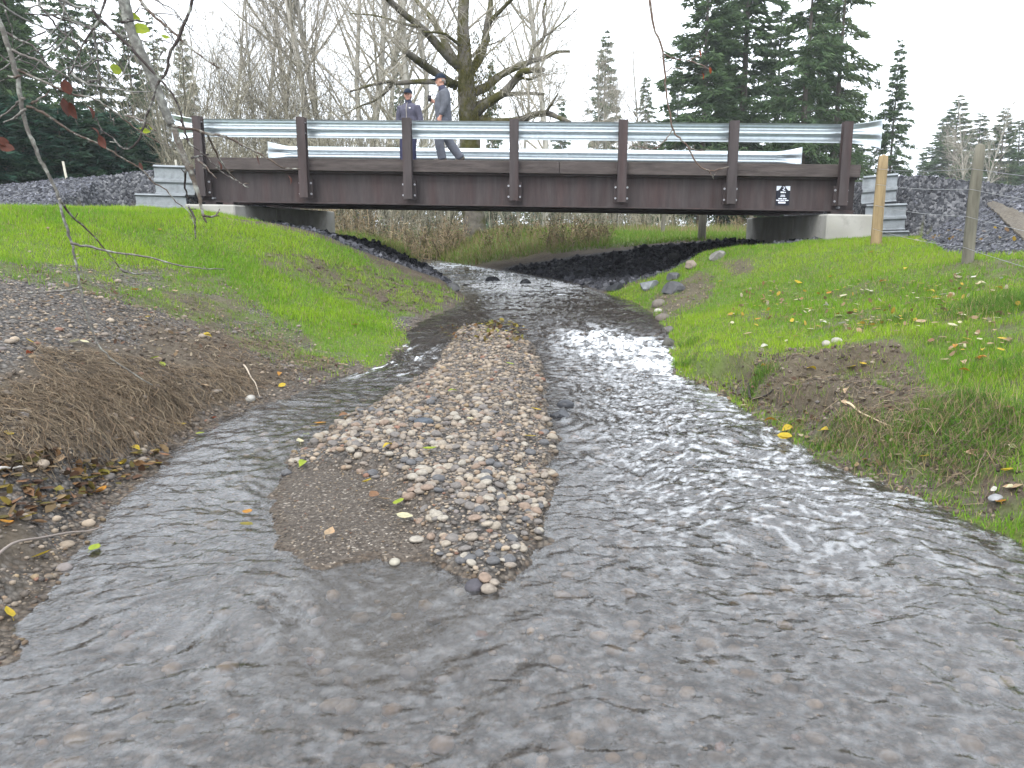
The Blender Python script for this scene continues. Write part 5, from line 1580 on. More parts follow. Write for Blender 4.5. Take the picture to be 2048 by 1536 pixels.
chain(mb, [(-.0, 0, .80), (.0, 0, .86), (.01, 0, .98), (.02, 0, 1.12), (.005, 0, 1.27), (-.01, 0, 1.375), (.005, 0, 1.425)], [.155, .16, .165, .165, .155, .115, .075], [.195, .195, .195, .20, .205, .17, .085])
chain(mb, [armL[0], (-.035, .245, 1.10), (.05, .232, .92)], [.088, .078, .058], [.085, .074, .056])
chain(mb, [armR[0], (.02, -.25, 1.11), (.16, -.215, 1.195)], [.088, .076, .055], [.085, .072, .052])
unite("jacket", mb, .012, MAT["jacket_grey"], man, 3)
mb = MB(); chain(mb, [(.008, 0, 1.41), (.026, 0, 1.445), (.040, 0, 1.49)], [.085, .078, .07], [.085, .078, .07]); unite("collar", mb, .01, MAT["jacket_dark"], man, 1)
mb = MB(); V, T = bevel_box(.14, .162, .085, .125, 1.255, 1.275, .003); mb.add(V, T); V, T, Q, C_ = mb.arrays(); link_mesh("logo", mesh_from("logo", V, T, Q), MAT["white"], man)
mb = MB(); man_body_legs = None
for q in "LR":
    chain(mb, [la["hip" + q], la["knee" + q], (la["ank" + q][0], la["ank" + q][1], la["ank" + q][2] - .015)], [.125, .095, .088], [.118, .09, .084])
chain(mb, [(0, 0, .80), (0, 0, .92)], [.13, .13], [.175, .17])
unite("trousers", mb, .012, MAT["trouser"], man, 3)
shoe(man, (.03, .09, .10), (1, .05, .02), 1.0, MAT["shoe"])
shoe(man, (-.335, -.09, .13), (1, 0, -.30), 1.0, MAT["shoe"])
mb = MB(); cpt = np.array(armR[2]) + np.array([.085, .045, .05])
V, T, Q = tube(np.array([cpt + [0, 0, -.05], cpt + [0, 0, .0], cpt + [0, 0, .055]]), [.030, .034, .037], 12); mb.add(V, T, Q)
cup_w = np.array(mpos) + rot_z(np.array([math.pi + .06]))[0] @ cpt * .93
mbw = MB(); Vc = (V - cpt) @ rot_z(np.array([math.pi + .06]))[0].T + cup_w; mbw.add(Vc, T, Q)
tag(put("cup", mbw, MAT["cup"], None, True, tuple(cup_w)), "small dark cup held in the raised hand of the person in grey", "cup")

# ---- the woman: facing the camera, purple-grey jacket, dark cap
wpos = at(820, 322, 17.2); wpos[2] = BO[2] + 1.172 + GR * ((wpos - BO) @ BU)
wom = thing("person", tuple(wpos), "person in dark cap and purple zip jacket facing the creek on the bridge", "person", "walkers on the bridge")
wom.rotation_euler = (0, 0, -math.pi / 2 - .25)
s = .93
la = dict(hipL=(0, .085, .80), kneeL=(.06, .085, .43), ankL=(-.02, .085, .085), hipR=(0, -.085, .80), kneeR=(.10, -.10, .44), ankR=(.16, -.10, .10))
headc = (.03, 0, 1.335)
def wom_body(mb, f):
    chain(mb, [(0, 0, .77), (0, 0, .90), (.0, 0, 1.02), (.01, 0, 1.14), (0, 0, 1.25), (.008, 0, 1.30)], np.array([.10, .11, .10, .115, .085, .05]) * f, np.array([.155, .155, .13, .155, .135, .06]) * f)
    chain(mb, [(.008, 0, 1.28), (.018, 0, 1.33), (.025, 0, 1.39)], [.048, .044, .047])
    for q in "LR": chain(mb, [la["hip" + q], la["knee" + q], la["ank" + q]], np.array([.085, .055, .038]) * f)
armL = [(0, .18, 1.225), (-.02, .235, .98), (.02, .245, .76)]; armR = [(0, -.18, 1.225), (-.03, -.235, .98), (.0, -.25, .76)]
mb = MB(); wom_body(mb, .86)
for A in (armL, armR): chain(mb, A, [.042, .034, .025])
hand(mb, armL[2], (.15, .0, -1), (.2, -1, 0), .9, .5); hand(mb, armR[2], (.1, 0, -1), (.2, 1, 0), .9, .5)
R_w = head(mb, headc, .18, .96, .0)
unite("body", mb, .011, MAT["skin"], wom, 2)
face_bits(wom, headc, R_w, .96)
mb = MB(); ell(mb, np.array(headc) + R_w @ np.array((-.04, 0, .10)), (.068, .080, .075), R_w); ell(mb, np.array(headc) + R_w @ np.array((-.105, 0, .08)), (.03, .035, .06), R_w)
unite("hair", mb, .008, MAT["hair_dark"], wom, 2)
cap(wom, headc, R_w, .99, MAT["cap"])
mb = MB()
chain(mb, [(0, 0, .74), (0, 0, .80), (.0, 0, .92), (.0, 0, 1.03), (.01, 0, 1.15), (0, 0, 1.25), (.008, 0, 1.295)], [.14, .14, .135, .128, .138, .105, .07], [.19, .19, .175, .16, .18, .155, .08])
chain(mb, [armL[0], (-.02, .24, .98), (.015, .25, .79)], [.072, .062, .048]); chain(mb, [armR[0], (-.03, -.24, .98), (0, -.255, .79)], [.072, .062, .048])
unite("jacket", mb, .012, MAT["jacket_purple"], wom, 3)
mb = MB(); chain(mb, [(0, 0, .895), (0, 0, .925)], [.142, .140], [.186, .182]); unite("waist_panel", mb, .012, MAT["jacket_dark"], wom, 1)
mb = MB(); chain(mb, [(.008, 0, 1.285), (.018, 0, 1.32), (.024, 0, 1.355)], [.072, .066, .06]); unite("collar", mb, .01, MAT["jacket_dark"], wom, 1)
mb = MB(); V, T, Q = tube(smooth_line([(.066, 0, 1.30), (.112, 0, 1.25), (.146, 0, 1.15), (.138, 0, 1.04), (.143, 0, .93)], 4), .008, 6); mb.add(V, T, Q); V, T, Q, C_ = mb.arrays()
link_mesh("zip", mesh_from("zip", V, T, Q), MAT["hair"], wom)
mb = MB(); V, T = bevel_box(.138, .152, .06, .095, 1.165, 1.19, .003); mb.add(V, T); V, T, Q, C_ = mb.arrays(); link_mesh("logo", mesh_from("logo", V, T, Q), MAT["white"], wom)
mb = MB()
for q in "LR": chain(mb, [la["hip" + q], la["knee" + q], la["ank" + q]], [.105, .078, .055])
chain(mb, [(0, 0, .74), (0, 0, .84)], [.12, .12], [.165, .16])
unite("trousers", mb, .012, MAT["tights"], wom, 3)
shoe(wom, (-.02, .085, .10), (1, 0, 0), .9, MAT["cap"]); shoe(wom, (.16, -.10, .10), (1, 0, .05), .9, MAT["cap"])

# ------------------------------------------------------------------ overhanging branches in the foreground
rsb = RS(808)
def zA(L): return [(x * .1953, y * .1953) for x, y in L]
def zF(L): return [(x * .2051, 250 + y * .2051) for x, y in L]
def zD(L): return [(1260 + x * .2344, y * .2344) for x, y in L]
def zC(L): return [(280 + x * .1953, 220 + y * .1953) for x, y in L]
def zL(L): return [(x * .3418, 400 + y * .3418) for x, y in L]
def branch(pts, Y0, Y1, r0, r1, col, parent, name="twig", knobs=True):
    n = len(pts)
    P = smooth_line([at(x, y, Y0 + (Y1 - Y0) * i / max(1, n - 1)) for i, (x, y) in enumerate(pts)], 4)
    P = P + rsb.normal(size=P.shape) * .0016
    R = np.linspace(r0, r1, len(P)) * (1 + .12 * rsb.uniform(-1, 1, len(P)))
    V, T, Q = tube(P, R, 7 if r0 > .008 else 5, True, .06, rsb)
    mb = MB(); mb.add(V, T, Q, col)
    o = put(name, mb, MAT["limb_bark"], parent, True)
    if knobs:      # short spur shoots and buds
        for _ in range(max(1, n // 3)):
            i = rsb.randint(1, len(P) - 1); d = rsb.normal(size=3); d[2] = abs(d[2]) * .5; d /= np.linalg.norm(d)
            mb = MB(); V, T, Q = tube(np.array([P[i], P[i] + d * .012, P[i] + d * .03]), [r1 * .9, r1 * .8, r1 * 1.2], 4); mb.add(V, T, Q, np.array(col) * .8)
            put("spur", mb, MAT["limb_bark"], o, True)
    return o
GREY, DARK, BRN = (.17, .165, .15), (.055, .045, .042), (.10, .075, .06)
A = thing("overhanging_branch", tuple(at(262, 60, 4.0)), "thick lichen grey alder branch hanging down at upper left with fine twigs", "branch")
branch([(205, -140), (240, -40), (252, 20), (262, 60), (285, 115), (302, 150), (318, 190), (330, 222), (342, 248)], 3.9, 4.0, .029, .019, GREY, A, "limb", False)
branch([(342, 247), (349, 262), (362, 298), (374, 330), (385, 352)], 4.0, 4.02, .016, .0145, (.15, .13, .11), A, "limb", False)
branch(zC([(510, 560), (540, 700), (590, 840), (620, 960), (650, 1090), (685, 1150)]), 4.02, 4.05, .0145, .004, (.13, .105, .085), A, "limb", False)
AT = [zA([(940, 90), (1080, 250), (1300, 450), (1480, 650), (1640, 820), (1760, 960), (1830, 1100), (1860, 1200), (1910, 1400), (1920, 1460)]),
      zA([(1420, -20), (1550, 140), (1740, 300), (1870, 420), (2048, 570), (2250, 700)]),
      zA([(1985, -60), (1930, 150), (1830, 380), (1740, 560), (1700, 740), (1600, 880), (1560, 1040), (1490, 1200), (1450, 1380), (1400, 1460), (1330, 1520), (1250, 1510), (1180, 1440), (1100, 1370), (1030, 1320), (1000, 1230), (950, 1190)]),
      zC([(330, 170), (560, 200), (710, 250), (850, 265), (1000, 330), (1130, 400), (1300, 490), (1440, 580), (1520, 600), (1650, 605)]),
      zC([(420, 100), (450, 200), (500, 330), (560, 380), (650, 450), (760, 560), (860, 650), (1000, 730), (1110, 795)]),
      zC([(680, 240), (740, 350), (820, 520), (930, 660), (1030, 750), (1110, 755)]),
      zC([(520, 490), (620, 470), (700, 465)]), zC([(580, 500), (690, 600), (780, 705)]),
      zC([(470, 620), (455, 760), (500, 900), (560, 950)]), zC([(640, 1085), (740, 1090), (790, 1060), (815, 1015)]),
      zC([(500, 980), (560, 1120), (565, 1250), (570, 1320)]),
      zA([(1280, 1180), (1480, 1240), (1600, 1340)]), zA([(1250, 225), (1400, 215), (1560, 240)])]
for k, L in enumerate(AT):
    branch(L, 3.7 + .4 * rsb.uniform(), 3.8 + .4 * rsb.uniform(), .008 if k < 4 else .0062, .0026, BRN if k % 2 else DARK, A)
Bb = thing("overhanging_branch", tuple(at(30, 140, 3.4)), "thin grey drooping branch near the left frame edge reaching down to the bank", "branch")
branch([(-30, -30), (5, 62), (30, 140), (42, 200), (52, 250), (68, 290), (82, 322), (98, 352), (112, 382), (121, 410), (131, 450), (143, 487), (150, 520), (158, 560), (168, 610), (185, 665), (205, 700), (240, 730), (305, 770)], 3.4, 3.6, .0105, .0025, (.14, .13, .115), Bb, "limb", False)
BT = [[(143, 487), (170, 492), (230, 504), (300, 515), (360, 530), (410, 537), (448, 538)], [(118, 398), (140, 428), (190, 475), (240, 537)], [(240, 537), (270, 548), (310, 545)],
      zF([(330, 240), (560, 0)])[:0] or zA([(180, 710), (260, 760), (480, 850), (620, 920), (760, 970), (900, 990), (1050, 1060), (1200, 1160), (1330, 1270), (1500, 1390), (1700, 1490), (1790, 1536)]),
      zA([(120, 510), (250, 570), (380, 610), (480, 680), (600, 740), (720, 790)]), zA([(270, 1085), (400, 1130), (560, 1230), (700, 1330)]) + zF([(740, 90), (880, 150), (1030, 220), (1170, 310), (1300, 380), (1400, 450), (1480, 550), (1620, 640), (1720, 750), (1850, 860), (1900, 1000)]),
      zA([(250, 1000), (170, 1060), (110, 1120), (0, 1200), (-60, 1240)]), zA([(320, 1060), (420, 1000), (510, 940)]), zA([(260, 1120), (130, 1210), (30, 1260)]), zA([(200, 780), (120, 790), (80, 770)]),
      [(162, 470 + 105), (120, 582), (60, 585), (10, 582)]]
for k, L in enumerate(BT):
    branch(L, 3.35 + .1 * rsb.uniform(), 3.4 + .3 * rsb.uniform(), .006, .002, (.15, .135, .12) if k % 2 == 0 else BRN, Bb)
Cc = thing("overhanging_branch", tuple(at(140, 60, 4.4)), "spray of fine bare twigs across the top left corner", "branch")
CT = [zA([(-60, 10), (0, 40), (130, 130), (330, 240), (520, 320), (640, 380), (760, 450)]), zA([(385, -40), (420, 90), (540, 160), (700, 215), (860, 270), (960, 320), (1100, 430), (1200, 530), (1290, 620)]),
      zA([(1100, -40), (1010, 200), (870, 420), (780, 600), (720, 750), (620, 860)]), zA([(720, 740), (850, 840), (1000, 880), (1200, 910), (1350, 940), (1560, 935)]),
      zA([(30, -20), (70, 70), (100, 110)]), zA([(440, 150), (520, 190), (600, 300), (760, 420), (860, 520)]), zA([(620, -20), (760, 60), (900, 80), (1000, 90)]),
      zA([(860, 440), (930, 400), (980, 360)]), zA([(900, 840), (1000, 820), (1080, 780)]), zA([(560, 520), (640, 430), (760, 280)]), zA([(60, 330), (200, 410), (330, 470), (470, 640), (560, 720)])]
for k, L in enumerate(CT):
    branch(L, 4.2 + .5 * rsb.uniform(), 4.2 + .6 * rsb.uniform(), .0075, .0024, DARK if k % 3 else GREY, Cc)
for k in range(30):      # finer shoots filling the spray
    x0, y0 = rsb.uniform(-20, 330), rsb.uniform(-20, 120); ang = rsb.uniform(-.1, 1.2) if rsb.uniform() < .7 else rsb.uniform(1.6, 2.6); L = rsb.uniform(70, 190)
    pts = [(x0 + L * t * math.cos(ang + .3 * t) , y0 + L * t * math.sin(ang + .3 * t) + 6 * math.sin(9 * t + k)) for t in np.linspace(0, 1, 6)]
    branch(pts, 4.4 + .5 * rsb.uniform(), 4.4 + .5 * rsb.uniform(), 0.0046, .0018, (.19, .18, .17) if k % 2 else (.09, .08, .075), Cc)
Dd = thing("overhanging_branch", tuple(at(1305, 60, 3.6)), "single thin brown twig hanging in front of the bridge at right of centre", "branch")
branch(zD([(150, -120), (170, 0), (200, 230), (270, 400), (290, 560), (300, 720), (330, 930), (360, 1090), (420, 1180), (500, 1260), (560, 1390), (660, 1450), (740, 1450), (850, 1420)]), 3.6, 3.6, .0058, .0024, (.13, .09, .07), Dd, "limb", False)
for L in (zD([(360, 1110), (330, 1160), (280, 1220), (200, 1270), (80, 1250), (20, 1240)]), zD([(280, 455), (380, 500), (500, 512), (600, 465)]), zD([(500, 515), (640, 570), (685, 600)]), zD([(500, 1255), (560, 1280), (640, 1285)]), zD([(660, 1450), (690, 1490), (715, 1525)]), zD([(310, 610), (370, 580), (470, 590)])):
    branch(L, 3.6, 3.62, .0034, .0018, (.15, .11, .09), Dd)

# leaves: shared shapes, folded along the midrib
def leaf_shape(seed, L=1.0, W=.62, curl=.25, fold=.3):
    r2 = RS(seed); t = np.linspace(0, 1, 7)
    w = W * .5 * np.sin(math.pi * t ** .85) ** .8; w[0] = .02; w[-1] = .0
    mid = np.column_stack([t * L - L / 2, .03 * np.sin(t * 5 + seed), curl * (t - .5) ** 2 * L])
    lf = mid + np.column_stack([0 * t, w * r2.uniform(.85, 1.1, 7), w * fold]); rt = mid + np.column_stack([0 * t, -w * r2.uniform(.85, 1.1, 7), w * fold * r2.uniform(.2, 1.2)])
    V = np.vstack([mid, lf, rt]); Q = [[i, i + 1, 8 + i, 7 + i] for i in range(6)] + [[i + 1, i, 14 + i, 15 + i] for i in range(6)]
    V = np.vstack([V, [[-L / 2 - .25, .02, -.02]], [[-L / 2 - .25, -.005, -.02]]])
    return V, np.array(Q + [[0, 7, 21, 22]])
LEAF_SH = [leaf_shape(1), leaf_shape(2, 1, .55, .6, .5), leaf_shape(3, 1, .75, .15, .15), leaf_shape(4, 1, .5, -.5, .6)]
LCOL = {"yellow": (.46, .34, .03), "pale": (.50, .47, .30), "orange": (.42, .20, .03), "brown": (.22, .12, .065), "tan": (.40, .29, .18), "green": (.26, .33, .03), "red": (.30, .07, .03), "whitish": (.55, .54, .47), "olive": (.20, .17, .03), "rust": (.085, .03, .02)}
LMAT = {k: M("leaf_" + k, tuple(np.array(c) * .75), .55, var=.3, vscale=3, second=tuple(np.array(c) * np.array([.75, .6, .5])), sscale=2.5, sthr=(.52, .7), trans=.25) for k, c in LCOL.items()}
leaf_me = {}
def leaf_mesh(shape, colr):
    if (shape, colr) not in leaf_me:
        V, Q = LEAF_SH[shape]
        me = mesh_from("leaf", V, np.zeros((0, 3), int), Q, None, True); me.materials.append(LMAT[colr]); leaf_me[(shape, colr)] = me
    return leaf_me[(shape, colr)]
def hang_leaf(parent, px, py, Y, size, colr, rot, name="leaf"):
    o = bpy.data.objects.new(name, leaf_mesh(rsb.randint(4), colr)); COL.objects.link(o)
    o.parent = parent; o.location = at(px, py, Y) - WLOC[parent]; o.scale = (size,) * 3; o.rotation_euler = rot
    return o
for (px, py, sz, c, rot) in ((283, 58, .075, "green", (1.3, .3, .2)), (231, 139, .07, "green", (1.4, .1, 1.2)), (269, 34, .055, "green", (1.2, .5, .7)), (332, 75, .04, "green", (.9, .2, .1)), (290, 262, .05, "green", (1.1, .3, .4)), (300, 255, .04, "green", (1.2, .3, 1.4))):
    hang_leaf(A, px, py, 3.95, sz, c, rot)
for (px, py, sz, rot) in ((133, 175, .06, (1.2, 1.3, .3)), (130, 215, .075, (.4, 1.4, .2)), (142, 222, .07, (1.4, 1.2, 1)), (183, 225, .055, (.5, 1.3, .6)), (205, 285, .06, (1.3, 1.2, .1)), (192, 262, .04, (.2, .9, .4)), (281, 333, .035, (.3, 1.2, .1)), (6, 285, .07, (.9, .7, .5)), (14, 296, .06, (1, .3, .2))):
    hang_leaf(Bb, px, py, 3.45, sz, "rust", rot)
for (px, py) in ((440, 332), (515, 320), (580, 360)): hang_leaf(A, px, py, 3.95, .05, "rust", (.3, 1.4, .4))
for (px, py) in ((1400, 108), (1420, 141), (1406, 152)): hang_leaf(Dd, px, py, 3.6, .03, "red", (.5, 1.2, .8))

# fallen leaves, each where it lies
def z6(x, y): return (1348 + x * .3418, 400 + y * .3418)
def z7(x, y): return (1500 + x * .2676, 620 + y * .2676)
FALL = []
for c, L in (("whitish", [(1145, 550), (885, 632), (870, 738), (980, 745), (1305, 715), (1660, 455), (1750, 480), (1910, 490), (1570, 575), (525, 875)]),
             ("pale", [(900, 655), (655, 850), (1800, 505), (1490, 597), (800, 780), (1030, 905), (505, 910), (720, 600), (990, 580), (615, 830), (340, 740), (800, 665)]),
             ("yellow", [(1355, 415), (270, 493), (725, 500), (1500, 560), (1600, 675), (1710, 840), (1800, 900), (1925, 840), (1910, 905), (645, 1420), (665, 1365), (885, 1385), (525, 1000), (1900, 540), (1150, 320), (480, 755), (690, 730)]),
             ("orange", [(915, 468), (905, 565), (1640, 880), (1790, 945), (710, 818), (490, 718), (560, 1320), (1700, 1035), (1220, 495)]),
             ("tan", [(1445, 735), (1620, 570), (1005, 1145), (1370, 625), (1860, 740), (1690, 975), (1580, 970), (1740, 1525), (430, 800), (990, 1235)]),
             ("brown", [(1960, 1300), (1500, 860), (1630, 550), (1550, 640)])):
    for x, y in L: FALL.append((*z6(x, y), c, "right"))
for c, L in (("yellow", [(1290, 1165), (1910, 1265), (455, 485), (755, 475), (840, 470), (260, 995)]), ("pale", [(1180, 1200), (1950, 1440), (1950, 1085), (1510, 150)]), ("whitish", [(1820, 1405)]), ("tan", [(1960, 1370), (1670, 1130), (1260, 110), (1600, 290)]), ("orange", [(850, 1190), (1865, 1485), (1720, 390)])):
    for x, y in L: FALL.append((*z7(x, y), c, "right"))
for c, L in (("yellow", [(733, 978), (775, 900), (1060, 885), (630, 862), (1072, 830)]), ("green", [(607, 937), (858, 912), (797, 1020), (905, 790), (613, 880), (1020, 735)]), ("pale", [(600, 893), (940, 848), (810, 1050)]), ("brown", [(750, 1010), (688, 838)]), ("tan", [(660, 1083), (905, 768), (770, 1012)]), ("orange", [(641, 857)])):
    for x, y in L: FALL.append((x, y, c, "bar"))
for c, L in (("red", [(60, 715), (430, 845)]), ("tan", [(95, 610), (410, 780), (300, 585), (350, 588), (270, 560), (690, 735)]), ("yellow", [(415, 675), (360, 855), (565, 780), (295, 640), (60, 690)]), ("green", [(325, 735), (310, 722)]), ("orange", [(710, 655), (560, 752), (320, 465), (270, 585)]), ("pale", [(700, 565), (150, 695), (170, 690), (690, 575), (540, 518), (155, 525)])):
    for x, y in L: FALL.append((x, y, c, "left"))
for c, L in (("yellow", [(270, 908), (245, 945), (20, 885), (85, 1135), (20, 1240)]), ("olive", [(180, 968), (210, 962), (165, 940), (120, 1000)]), ("tan", [(120, 935), (85, 925), (240, 895)]), ("brown", [(195, 1000), (150, 1010), (60, 1000), (100, 1030), (30, 1020), (310, 915), (330, 922), (45, 985), (15, 1050)]), ("orange", [(205, 995), (15, 1065)])):
    for x, y in L: FALL.append((x, y, c, "shore"))
PLACE = {"right": ("lying on the right grassy bank", "fallen leaves on the right bank"), "bar": ("lying on the gravel bar", "fallen leaves on the gravel bar"), "left": ("lying on the left bank", "fallen leaves on the left bank"), "shore": ("in the wet litter at the lower left shore", "fallen leaves at the lower left shore")}
hp = hit([(f[0], f[1]) for f in FALL])
rl = RS(66)
for f, p in zip(FALL, hp):
    sh = rl.randint(4)
    o = bpy.data.objects.new("fallen_leaf", leaf_mesh(sh, f[2])); COL.objects.link(o)
    sz = rl.uniform(.06, .105) if f[3] != "bar" else rl.uniform(.08, .105)
    if p[1] > 9: sz *= 1.15
    lift = .035 if f[3] == "right" else .034 if f[3] == "bar" else .026
    o.location = (p[0], p[1], p[2] + lift); o.scale = (sz,) * 3
    kt = .4 if f[3] == "bar" else 1
    o.rotation_euler = (kt * rl.uniform(-.35, .5), kt * rl.uniform(-.35, .35), rl.uniform(0, 6.28))
    place = PLACE[f[3]][0]
    if f[3] == "right":
        place = ("on the far grass near the fence posts" if p[1] > 8.5 else "in the bare dirt scar of the right bank" if in_poly(p[0], p[1], P_DIRT_R) else "beside the right waterline" if in_poly(p[0], p[1], P_EDGE_R)
                 else "on the grass above the dirt scar" if f[0] < 1800 and p[1] > 6 else "on the grass at the right frame edge" if f[0] > 1930 else "on the grass right of the dirt scar")
    elif f[3] == "bar": place = "on the sandy tongue of the bar" if in_poly(p[0], p[1], SAND) else "on the upstream half of the gravel bar" if p[1] > 6 else "on the downstream half of the gravel bar"
    elif f[3] == "left": place = "on the grassy upper left bank" if p[1] > 7.5 else "on the stony lower left bank"
    tag(o, ("big " if sz > .082 else "small " if sz < .067 else "") + ("flat ", "curled ", "broad ", "narrow ")[sh] + f[2] + " fallen leaf " + place, "leaf", PLACE[f[3]][1])
from collections import defaultdict
alike = defaultdict(list)
for o in COL.objects:
    if o.name.startswith("fallen_leaf"): alike[o["label"]].append(o)
for lab, L in alike.items():
    if len(L) > 1:
        L.sort(key=lambda o: o.location.x / o.location.y)
        for o, w in zip(L, ("leftmost", "rightmost") if len(L) == 2 else ("leftmost", "middle", "rightmost") if len(L) == 3 else ("first", "second", "third", "fourth", "fifth", "sixth", "seventh", "eighth")):
            o["label"] = w + " " + lab
for (px, py, c, lab) in ((495, 1028, "orange", "orange leaf floating on the left channel beside the sandy tongue"), (493, 1053, "olive", "olive leaf floating just below the orange floating leaf"), (400, 870, "green", "yellow green leaf floating near the left bank"), (190, 1100, "green", "green leaf caught at the lower left waterline")):
    x, y = on_water(px, py)
    o = bpy.data.objects.new("floating_leaf", leaf_mesh(2, c)); COL.objects.link(o)
    o.location = (x, y, float(zw(y)) + .014); o.scale = (.075,) * 3; o.rotation_euler = (.05, -.05, px)
    tag(o, lab, "leaf")
# litter too dense to count: brown heap at the lower left shore and the drift on the bar's head
mb = MB()
def litter(pxs, n, cols_, smin, smax, seed, lift=.012):
    rs = RS(seed); poly = wpoly(pxs); p = pts_in(poly, n, rs); z = terrain(p[:, 0], p[:, 1])
    z = np.maximum(z, zw(p[:, 1]))
    V0 = np.array([[-.5, 0, 0], [-.2, .27, .06], [.25, .22, .1], [.5, 0, .02], [.2, -.25, .08], [-.25, -.24, .05]]); T0 = np.array([[0, 1, 5], [1, 2, 5], [2, 4, 5], [2, 3, 4]])
    S = np.repeat(rs.uniform(smin, smax, (n, 1)), 3, 1)
    R = rot_z(rs.uniform(0, 6.28, n)); tl = rand_rot(rs, n)
    Rm = np.where(rs.uniform(size=(n, 1, 1)) < .35, tl, R)
    scatter(mb, (V0, T0), np.column_stack([p, z + lift + rs.uniform(0, .02, n)]), S, Rm, np.array(cols_)[rs.randint(0, len(cols_), n)] * rs.uniform(.6, 1.2, (n, 1)), 0, rs)
litter([(-40, 930), (150, 925), (330, 905), (340, 925), (250, 975), (180, 1010), (60, 1060), (-40, 1070)], 190, [(.09, .05, .03), (.06, .04, .025), (.16, .09, .04), (.2, .15, .03), (.12, .1, .03), (.25, .18, .1)], .05, .09, 9)
litter([(880, 662), (930, 652), (1000, 658), (1060, 675), (1050, 690), (960, 690), (900, 690)], 160, [(.2, .15, .05), (.16, .09, .04), (.3, .25, .06), (.1, .06, .04), (.2, .2, .05)], .05, .09, 10)
litter([(1360, 760), (1500, 735), (1600, 730), (1850, 800), (1900, 960), (1720, 950), (1540, 850)], 130, [(.25, .18, .1), (.12, .07, .045), (.3, .26, .16)], .035, .07, 12, .015)
litter([(60, 540), (600, 660), (700, 730), (560, 770), (300, 760), (60, 720)], 260, [(.25, .18, .11), (.15, .09, .06), (.35, .3, .22)], .03, .07, 13, .012)
litter([(1780, 480), (2040, 510), (2048, 470), (1800, 450)], 70, [(.4, .35, .25), (.4, .28, .05), (.3, .2, .12)], .05, .09, 14, .02)
litter([(1480, 560), (2040, 560), (2040, 700), (1900, 720), (1600, 660), (1450, 640)], 330, [(.45, .42, .28), (.42, .3, .05), (.35, .25, .15), (.25, .14, .07)], .045, .085, 15, .035)
tag(put("leaf_litter", mb, MAT["straw"]), "drifts of small brown and yellow leaf litter on banks and bar", None, None, "stuff")

# sticks
def stick(pts, r, col, label):
    h_ = hit(pts) if len(pts[0]) == 2 else np.array(pts)
    P = smooth_line(h_ + [0, 0, .03], 4); P[:, 2] += .01 * np.sin(np.arange(len(P)))
    mb = MB(); V, T, Q = tube(P, np.linspace(r, r * .45, len(P)), 6, True, .1, rsb); mb.add(V, T, Q, col)
    tag(put("stick", mb, MAT["twig"], None, True, tuple(P[0])), label, "stick")
stick([(1688, 818), (1712, 832), (1740, 850), (1796, 866)], .009, (.42, .34, .22), "pale broken stick lying on the right bank")
stick([(488, 740), (500, 758), (512, 778), (520, 800)], .008, (.33, .28, .22), "short grey stick pointing to the left channel")
stick([(-5, 1130), (60, 1108), (140, 1085), (205, 1062)], .007, (.20, .17, .15), "long thin stick across the pebbles at lower left")
stick([(-10, 968), (20, 955), (48, 950)], .009, (.4, .37, .33), "pale stick end at the left frame edge")
stick([(1496, 780), (1500, 800), (1518, 806), (1545, 802)], .014, (.035, .03, .028), "black root stub at the right waterline")
# ------------------------------------------------------------------ grass
def blades(mb, p, z, hgt, wid, col, rs, lean=.5, seg=2):
    n = len(p)
    az = rs.uniform(0, 6.283, n); l = rs.uniform(.1, 1, n) * lean
    d = np.column_stack([np.cos(az) * l, np.sin(az) * l, np.ones(n)])
    a2 = rs.uniform(0, 6.283, n); sv = np.column_stack([np.cos(a2), np.sin(a2), np.zeros(n)])
    b = np.column_stack([p, z - .006]); w = wid[:, None]; h = hgt[:, None]
    dn = d / np.linalg.norm(d, axis=1)[:, None]
    tip = b + dn * h - np.array([0, 0, 1]) * (h * l[:, None] * .35)
    if seg == 1:
        V = np.stack([b + sv * w, b - sv * w, tip], 1)
        mb.add(V.reshape(-1, 3), np.arange(3 * n).reshape(-1, 3), None, np.repeat(col, 3, 0))
    else:
        m = b + dn * h * .55 + np.array([0, 0, 1]) * (h * .06)
        V = np.stack([b + sv * w, b - sv * w, m + sv * w * .7, m - sv * w * .7, tip], 1)
        T = np.array([[0, 1, 3], [0, 3, 2], [2, 3, 4]])
        mb.add(V.reshape(-1, 3), (T[None] + (np.arange(n) * 5)[:, None, None]).reshape(-1, 3), None, np.repeat(col, 5, 0))
rg = RS(2020)
mb = MB()
